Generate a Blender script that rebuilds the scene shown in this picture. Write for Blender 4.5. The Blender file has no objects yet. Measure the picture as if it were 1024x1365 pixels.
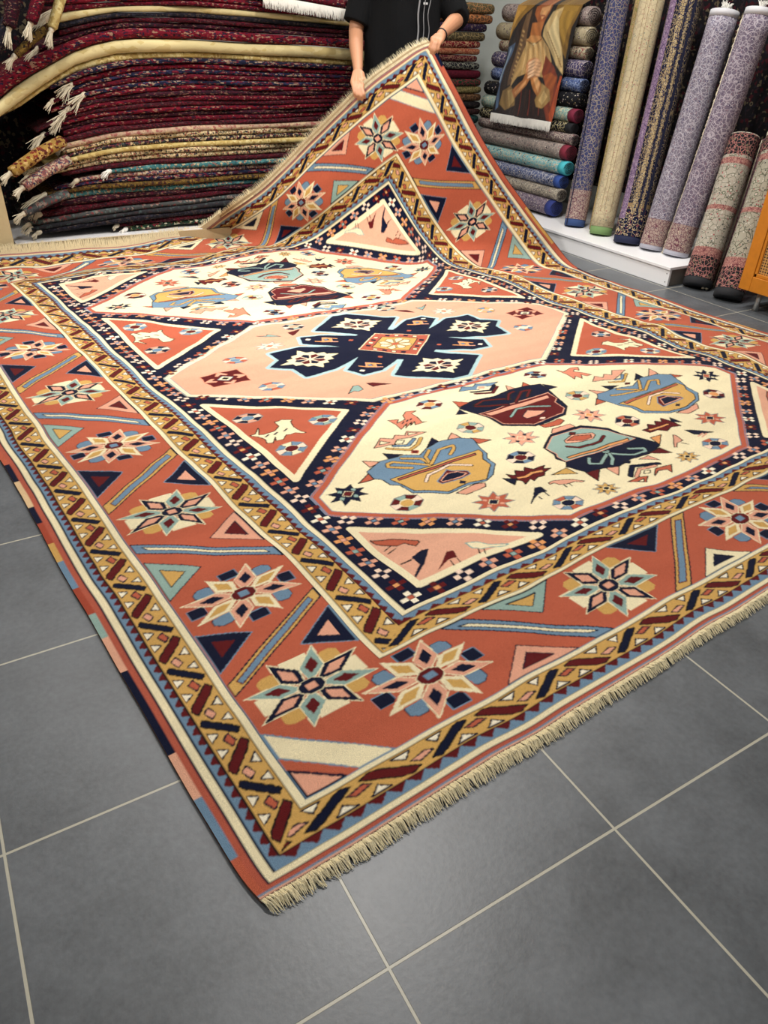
import bpy, math, random, json
import numpy as np
from mathutils import Vector, Matrix
# ---------------------------------------------------------------- units: one floor tile = S metres
S = 0.45
W, LR = 7.12, 8.65          # rug size in tiles
MOTIFS=r"""{"hex":[["p","P","D",[[1.964,2.445],[2.076,2.359],[1.965,2.351]]],["p","R","D",[[1.783,2.216],[1.916,2.294],[1.906,2.214]]],["p","N","D",[[2.148,2.466],[2.266,2.39],[2.14,2.377]]],["p","N","D",[[2.591,2.476],[2.597,2.403],[2.462,2.373]]],["p","P","D",[[2.771,2.472],[2.778,2.374],[2.641,2.37]]],["p","R","D",[[2.835,2.333],[2.959,2.242],[2.827,2.226]]],["p","P","D",[[2.257,1.776],[2.439,1.802],[2.501,1.777],[2.474,1.736],[2.298,1.727]]],["p","B","D",[[1.918,2.316],[1.976,2.339],[2.063,2.376],[2.142,2.375],[2.273,2.376],[2.365,2.321],[2.466,2.377],[2.597,2.403],[2.755,2.38],[2.843,2.311],[2.795,2.166],[2.787,2.087],[2.74,2.032],[2.734,1.939],[2.626,1.834],[2.528,1.79],[2.399,1.813],[2.209,1.794],[2.019,1.931],[2.006,2.054],[1.957,2.094],[1.949,2.182],[1.912,2.219]]],["p","O","D",[[1.995,2.154],[2.773,2.162],[2.769,2.114],[2.705,2.037],[2.699,1.945],[2.545,1.809],[2.42,1.838],[2.227,1.818],[2.045,1.947],[2.022,2.066]]],["p","R","N",[[2.044,2.137],[2.718,2.138],[2.704,2.11],[2.039,2.112]]],["p","M","B",[[2.4,2.059],[2.415,2.026],[2.509,1.967],[2.501,1.927],[2.411,1.908],[2.252,1.921],[2.247,1.967],[2.32,2.009]]],["p","N","P",[[2.373,2.015],[2.44,1.995],[2.484,1.946],[2.427,1.927],[2.275,1.941],[2.276,1.963],[2.323,1.992]]],["p","N","",[[2.381,1.891],[2.415,1.861],[2.38,1.839],[2.351,1.863]]],["p","M","R",[[2.36,2.406],[2.401,2.382],[2.37,2.351],[2.332,2.374]]],["s","O",0.022,[[2.224,2.342],[2.344,2.27],[2.346,2.184]]],["s","O",0.022,[[2.209,2.197],[2.073,2.286],[2.089,2.321],[2.142,2.329],[2.337,2.171]]],["s","O",0.022,[[2.355,2.185],[2.384,2.278],[2.466,2.344]]],["s","O",0.022,[[2.358,2.177],[2.525,2.309],[2.65,2.303],[2.628,2.264],[2.552,2.211]]],["s","L",0.018,[[2.176,1.998],[2.251,2.067],[2.447,2.098],[2.579,2.011]]],["p","P","D",[[2.134,2.555],[2.265,2.664],[2.34,2.611],[2.387,2.654],[2.452,2.617],[2.506,2.676],[2.618,2.575],[2.461,2.569],[2.365,2.59],[2.31,2.535],[2.264,2.552]]],["p","K","D",[[2.24,2.627],[2.291,2.58],[2.199,2.583]]],["p","K","D",[[2.503,2.652],[2.555,2.604],[2.472,2.609]]],["s","B",0.022,[[2.285,2.523],[2.379,2.479],[2.475,2.536]]],["s","O",0.022,[[2.221,2.514],[2.352,2.418],[2.447,2.456],[2.526,2.521]]],["p","K","D",[[2.35,2.581],[2.404,2.556],[2.357,2.519],[2.307,2.544]]],["p","S","D",[[2.489,2.894],[2.572,2.866],[2.523,2.821],[2.609,2.837],[2.642,2.909],[2.707,2.962],[2.786,2.933],[2.72,2.905],[2.711,2.818],[2.689,2.725],[2.728,2.718],[2.674,2.718],[2.625,2.724],[2.648,2.768],[2.588,2.734],[2.627,2.776],[2.537,2.725],[2.584,2.778],[2.493,2.724],[2.504,2.801]]],["p","N","",[[2.549,2.798],[2.581,2.818],[2.585,2.808],[2.553,2.788]]],["p","N","",[[2.592,2.804],[2.624,2.824],[2.628,2.814],[2.596,2.794]]],["p","N","",[[2.631,2.809],[2.664,2.829],[2.667,2.819],[2.635,2.799]]],["p","S","D",[[4.38,3.003],[4.406,2.932],[4.523,2.964],[4.592,2.935],[4.538,2.872],[4.525,2.918],[4.478,2.884],[4.531,2.795],[4.548,2.731],[4.49,2.733],[4.47,2.783],[4.413,2.717],[4.401,2.787],[4.341,2.74],[4.371,2.875]]],["p","N","K",[[2.982,2.701],[3.103,2.794],[3.107,2.668]]],["p","N","D",[[4.007,2.797],[4.08,2.688],[3.97,2.678]]],["p","R","D",[[3.138,2.923],[3.241,2.832],[3.115,2.808]]],["p","R","D",[[3.915,2.938],[3.914,2.841],[3.801,2.831]]],["p","P","D",[[3.733,2.953],[3.755,2.845],[3.653,2.838]]],["p","R","D",[[3.43,2.222],[3.647,2.227],[3.655,2.183],[3.575,2.154],[3.439,2.179]]],["p","N","D",[[3.103,2.794],[3.315,2.862],[3.494,2.822],[3.694,2.86],[3.887,2.858],[3.998,2.812],[3.955,2.628],[3.914,2.497],[3.875,2.37],[3.735,2.252],[3.534,2.237],[3.386,2.229],[3.182,2.369],[3.181,2.524],[3.153,2.629]]],["p","M","P",[[3.172,2.629],[3.927,2.645],[3.907,2.523],[3.841,2.477],[3.829,2.357],[3.74,2.289],[3.556,2.281],[3.403,2.257],[3.21,2.391],[3.207,2.509]]],["p","P","",[[3.211,2.607],[3.88,2.607],[3.861,2.565],[3.228,2.557]]],["p","P","N",[[3.418,2.404],[3.547,2.489],[3.671,2.401],[3.578,2.368],[3.427,2.359]]],["p","L","",[[3.541,2.33],[3.574,2.31],[3.544,2.289],[3.511,2.309]]],["s","T",0.018,[[3.341,2.45],[3.481,2.54],[3.609,2.534],[3.755,2.445]]],["s","P",0.028,[[3.25,2.771],[3.363,2.811],[3.564,2.713]]],["s","M",0.018,[[3.25,2.771],[3.363,2.811],[3.564,2.713]]],["s","P",0.028,[[3.238,2.756],[3.475,2.636]]],["s","M",0.018,[[3.238,2.756],[3.475,2.636]]],["s","P",0.028,[[3.537,2.707],[3.629,2.798],[3.694,2.813]]],["s","M",0.018,[[3.537,2.707],[3.629,2.798],[3.694,2.813]]],["s","P",0.028,[[3.566,2.646],[3.749,2.779],[3.838,2.77],[3.724,2.681]]],["s","M",0.018,[[3.566,2.646],[3.749,2.779],[3.838,2.77],[3.724,2.681]]],["p","B","D",[[3.317,3.063],[3.414,3.147],[3.497,3.097],[3.551,3.137],[3.621,3.094],[3.733,3.051],[3.622,3.021],[3.559,3.045],[3.487,3.009],[3.418,3.05]]],["s","N",0.022,[[3.399,3.001],[3.551,2.937],[3.663,3.02]]],["s","M",0.022,[[3.403,2.957],[3.526,2.883],[3.657,2.976]]],["p","P","K",[[3.532,3.076],[3.587,3.042],[3.541,2.999],[3.486,3.032]]],["p","O","D",[[2.954,1.606],[3.104,1.619],[3.112,1.519]]],["p","M","D",[[3.168,1.501],[3.314,1.505],[3.14,1.362]]],["p","P","D",[[3.348,1.475],[3.53,1.515],[3.349,1.364]]],["p","P","D",[[3.429,2.092],[3.481,2.135],[3.654,2.125],[3.662,2.071],[3.424,2.077]]],["p","N","D",[[3.188,1.933],[3.4,2.073],[3.715,2.062],[3.892,1.94],[3.914,1.796],[4.003,1.559],[3.985,1.518],[3.824,1.484],[3.624,1.492],[3.464,1.457],[3.371,1.478],[3.179,1.494],[3.114,1.629],[3.165,1.68],[3.141,1.759],[3.177,1.805]]],["p","T","P",[[3.196,1.911],[3.39,2.042],[3.683,2.032],[3.854,1.915],[3.922,1.7],[3.175,1.69],[3.174,1.773],[3.199,1.808]]],["p","E","D",[[3.227,1.741],[3.88,1.738],[3.86,1.708],[3.228,1.714]]],["p","P","D",[[3.409,1.942],[3.538,1.99],[3.705,1.934],[3.695,1.896],[3.636,1.86],[3.51,1.865],[3.389,1.901]]],["p","R","D",[[3.428,1.931],[3.533,1.965],[3.669,1.919],[3.635,1.878],[3.528,1.882]]],["p","M","D",[[3.553,2.025],[3.591,2.002],[3.553,1.975],[3.517,1.996]]],["p","M","D",[[3.827,1.499],[3.958,1.5],[3.96,1.389]]],["p","E","D",[[4.018,1.638],[4.127,1.621],[3.994,1.529]]],["p","P","D",[[3.675,1.461],[3.788,1.467],[3.794,1.369]]],["s","M",0.02,[[3.355,1.859],[3.426,1.803],[3.645,1.801],[3.74,1.85]]],["s","T",0.022,[[3.36,1.647],[3.285,1.576],[3.367,1.545],[3.569,1.657]]],["s","T",0.022,[[3.558,1.647],[3.615,1.59],[3.716,1.535],[3.84,1.532],[3.858,1.565],[3.754,1.62]]],["s","T",0.022,[[3.58,1.668],[3.521,1.569],[3.438,1.504]]],["s","T",0.022,[[3.569,1.657],[3.545,1.672]]],["p","P","D",[[4.273,2.506],[4.402,2.407],[4.277,2.411]]],["p","R","D",[[4.199,2.349],[4.213,2.261],[4.101,2.269]]],["p","N","D",[[4.438,2.516],[4.569,2.437],[4.445,2.425]]],["p","N","D",[[4.875,2.504],[4.876,2.425],[4.751,2.411]]],["p","P","D",[[5.058,2.509],[5.039,2.388],[4.919,2.395]]],["p","R","D",[[5.119,2.322],[5.194,2.231],[5.104,2.247]]],["p","P","D",[[4.534,1.797],[4.827,1.806],[4.771,1.745],[4.616,1.735]]],["p","B","D",[[4.282,2.416],[4.488,2.42],[4.658,2.352],[4.843,2.423],[5.014,2.39],[5.123,2.304],[5.059,2.129],[5.023,2.06],[5.014,1.932],[4.894,1.835],[4.695,1.794],[4.482,1.823],[4.317,1.961],[4.32,2.084],[4.268,2.16],[4.197,2.337]]],["p","O","D",[[4.289,2.189],[5.008,2.162],[5.034,2.099],[4.975,2.024],[4.953,1.927],[4.885,1.862],[4.711,1.826],[4.511,1.845],[4.358,1.975],[4.353,2.091]]],["p","R","N",[[4.343,2.175],[4.992,2.15],[4.99,2.128],[4.344,2.145]]],["p","M","B",[[4.632,2.07],[4.705,2.058],[4.812,1.961],[4.807,1.933],[4.64,1.927],[4.539,1.926],[4.551,1.995]]],["p","N","P",[[4.623,2.033],[4.723,2.032],[4.791,1.944],[4.575,1.944]]],["p","N","",[[4.674,1.904],[4.706,1.884],[4.669,1.861],[4.638,1.882]]],["s","O",0.022,[[4.37,2.335],[4.467,2.294],[4.65,2.24]]],["s","O",0.022,[[4.501,2.387],[4.645,2.257]]],["s","O",0.022,[[4.651,2.262],[4.779,2.391]]],["s","O",0.022,[[4.671,2.225],[4.857,2.337],[4.937,2.307],[4.863,2.236]]],["s","L",0.018,[[4.469,2.028],[4.599,2.115],[4.766,2.106],[4.854,2.013]]],["p","P","D",[[4.443,2.621],[4.547,2.695],[4.591,2.634],[4.657,2.683],[4.697,2.628],[4.776,2.698],[4.865,2.619],[4.737,2.574],[4.636,2.551],[4.559,2.593]]],["s","O",0.022,[[4.563,2.53],[4.667,2.469],[4.804,2.554]]],["s","B",0.02,[[4.65,2.541],[4.709,2.516],[4.765,2.565]]],["p","M","D",[[4.658,2.435],[4.69,2.413],[4.658,2.391],[4.627,2.412]]],["s","N",0.03,[[3.415,1.317],[3.545,1.413],[3.734,1.334]]],["s","P",0.022,[[3.444,1.288],[3.554,1.358],[3.684,1.323]]],["p","R","D",[[3.313,1.254],[3.469,1.286],[3.532,1.262],[3.446,1.204]]],["p","K","D",[[3.389,1.23],[3.484,1.254],[3.441,1.218]]],["p","R","D",[[3.58,1.245],[3.653,1.298],[3.804,1.276],[3.711,1.198],[3.715,1.245],[3.645,1.266],[3.576,1.236]]],["p","K","D",[[3.569,1.325],[3.61,1.307],[3.579,1.282],[3.535,1.301]]],["p","N","D",[[3.562,1.497],[3.599,1.475],[3.563,1.451],[3.532,1.475]]],["p","M","D",[[2.701,1.787],[2.748,1.743],[2.787,1.796],[2.834,1.752],[2.872,1.792],[2.91,1.737],[2.973,1.746],[3.011,1.739],[2.972,1.708],[3.018,1.681],[2.949,1.666],[2.906,1.63],[2.848,1.635],[2.786,1.606],[2.786,1.643],[2.706,1.604],[2.724,1.652],[2.687,1.705]]],["s","E",0.022,[[2.737,1.704],[2.791,1.686],[2.861,1.704],[2.936,1.689]]],["p","N","D",[[2.639,1.756],[2.718,1.701],[2.643,1.638]]],["p","M","D",[[4.08,1.764],[4.144,1.76],[4.201,1.811],[4.234,1.758],[4.285,1.809],[4.312,1.764],[4.359,1.812],[4.376,1.721],[4.365,1.62],[4.296,1.659],[4.218,1.635],[4.174,1.691],[4.088,1.695]]],["s","E",0.02,[[4.131,1.731],[4.207,1.718],[4.31,1.707]]],["p","N","D",[[4.421,1.771],[4.42,1.653],[4.363,1.711]]],["p","P","D",[[2.85,1.536],[2.899,1.541],[2.958,1.511],[3.025,1.469],[3.067,1.419],[3.045,1.411],[2.998,1.443],[2.929,1.447],[2.886,1.474],[2.877,1.51],[2.837,1.514]]],["s","D",0.008,[[2.908,1.46],[2.898,1.416]]],["s","D",0.008,[[2.95,1.449],[2.941,1.406]]],["p","N","",[[2.719,1.536],[2.765,1.521],[2.757,1.453],[2.691,1.462],[2.623,1.433],[2.559,1.395],[2.555,1.403],[2.646,1.468]]],["s","N",0.012,[[2.661,1.431],[2.656,1.4]]],["s","N",0.012,[[2.734,1.454],[2.726,1.41]]],["p","N","D",[[4.328,1.561],[4.501,1.417],[4.352,1.45],[4.332,1.471]]],["s","P",0.014,[[4.325,1.431],[4.404,1.445]]],["s","P",0.014,[[4.342,1.408],[4.429,1.428]]],["p","P","D",[[4.204,1.57],[4.215,1.551],[4.191,1.468],[4.11,1.462],[4.054,1.419],[4.036,1.431]]],["s","D",0.01,[[4.145,1.445],[4.167,1.401]]],["g","MTO","",[[1.924,1.861]]],["g","TTM","",[[2.95,2.467]]],["g","MBE","",[[2.945,2.971]]],["g","NBM","",[[2.957,1.919]]],["g","MBN","",[[4.12,3.0]]],["g","BRN","",[[2.753,1.265]]],["g","TBM","",[[4.111,2.483]]],["g","NRM","",[[4.105,1.932]]],["g","MNE","",[[5.13,1.848]]],["g","BRN","",[[4.321,1.278]]],["8","NTM","",[[1.651,2.133]]],["8","RPN","",[[2.388,1.561]]],["8","PNP","",[[3.167,2.145]]],["7","OND","",[[3.102,1.256]]],["8","NKR","",[[5.399,2.118]]],["8","RPN","",[[4.685,1.577]]],["8","PNE","",[[3.911,2.163]]],["7","OND","",[[3.985,1.277]]]],"spN":[["p","R","D",[[1.498,1.636],[1.614,1.571],[1.73,1.474],[1.726,1.457],[1.687,1.437],[1.647,1.498],[1.597,1.498],[1.509,1.588]]],["p","N","",[[1.689,1.383],[1.727,1.367],[1.611,1.258],[1.488,1.181],[1.488,1.197],[1.583,1.265],[1.595,1.355]]],["p","M","",[[1.623,1.161],[1.694,1.208],[1.784,1.278],[1.822,1.262],[1.795,1.198],[1.745,1.209],[1.698,1.192]]],["p","K","T",[[1.923,1.281],[1.983,1.249],[2.023,1.192],[2.13,1.143],[2.096,1.135],[2.015,1.163],[1.956,1.176],[1.921,1.216]]],["s","D",0.008,[[1.512,1.504],[1.574,1.524]]],["s","D",0.008,[[1.511,1.467],[1.579,1.483]]],["s","D",0.008,[[1.501,1.326],[1.574,1.328]]],["s","D",0.008,[[1.523,1.324],[1.59,1.338]]],["s","D",0.008,[[1.744,1.197],[1.729,1.149]]],["s","D",0.008,[[1.788,1.19],[1.777,1.15]]],["s","D",0.008,[[1.967,1.168],[1.942,1.13]]],["s","D",0.008,[[1.94,1.187],[1.918,1.147]]]],"red":[["p","K","D",[[1.497,3.189],[1.54,3.186],[1.597,3.257],[1.596,3.24],[1.555,3.163],[1.586,3.142],[1.668,3.144],[1.73,3.192],[1.74,3.276],[1.808,3.279],[1.869,3.235],[1.839,3.214],[1.813,3.125],[1.821,3.033],[1.839,2.989],[1.809,2.99],[1.771,3.03],[1.73,3.019],[1.703,3.036],[1.647,2.976],[1.596,2.988],[1.622,3.047],[1.567,2.976],[1.534,2.999],[1.553,3.068],[1.537,3.134]]],["p","N","",[[1.566,3.1],[1.607,3.127],[1.616,3.116],[1.575,3.088]]],["p","N","",[[1.633,3.096],[1.675,3.125],[1.684,3.113],[1.642,3.084]]],["p","N","",[[1.714,3.105],[1.758,3.135],[1.767,3.124],[1.723,3.094]]],["g","NPB","",[[1.621,3.46]]],["g","BKM","",[[1.633,2.831]]],["g","BTM","",[[2.066,3.131]]]],"mid":[["8","LTR","",[[2.523,4.815]]],["8","LTR","",[[4.553,4.872]]],["X","MKD","",[[1.853,4.299]]],["g","RBB","",[[2.1,4.625]]],["g","BRP","",[[2.088,3.946]]],["g","NTP","",[[2.976,5.202]]],["g","NTP","",[[4.114,5.304]]],["g","OBP","",[[4.985,4.676]]],["g","BRL","",[[4.936,4.027]]],["p","M","D",[[2.852,5.085],[2.986,5.101],[2.842,4.965]]],["p","T","D",[[2.544,5.111],[2.626,5.078],[2.65,5.111],[2.731,4.987],[2.65,5.02]]],["p","M","D",[[2.774,3.611],[2.834,3.602],[2.953,3.512],[2.85,3.528],[2.78,3.521]]],["p","T","D",[[2.517,3.485],[2.65,3.617],[2.694,3.609],[2.676,3.51],[2.617,3.49],[2.595,3.521]]],["p","T","D",[[4.37,5.134],[4.439,5.112],[4.536,5.166],[4.38,5.015]]],["p","M","D",[[4.14,5.191],[4.256,5.136],[4.275,5.015],[4.166,5.125]]]]}"""
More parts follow.
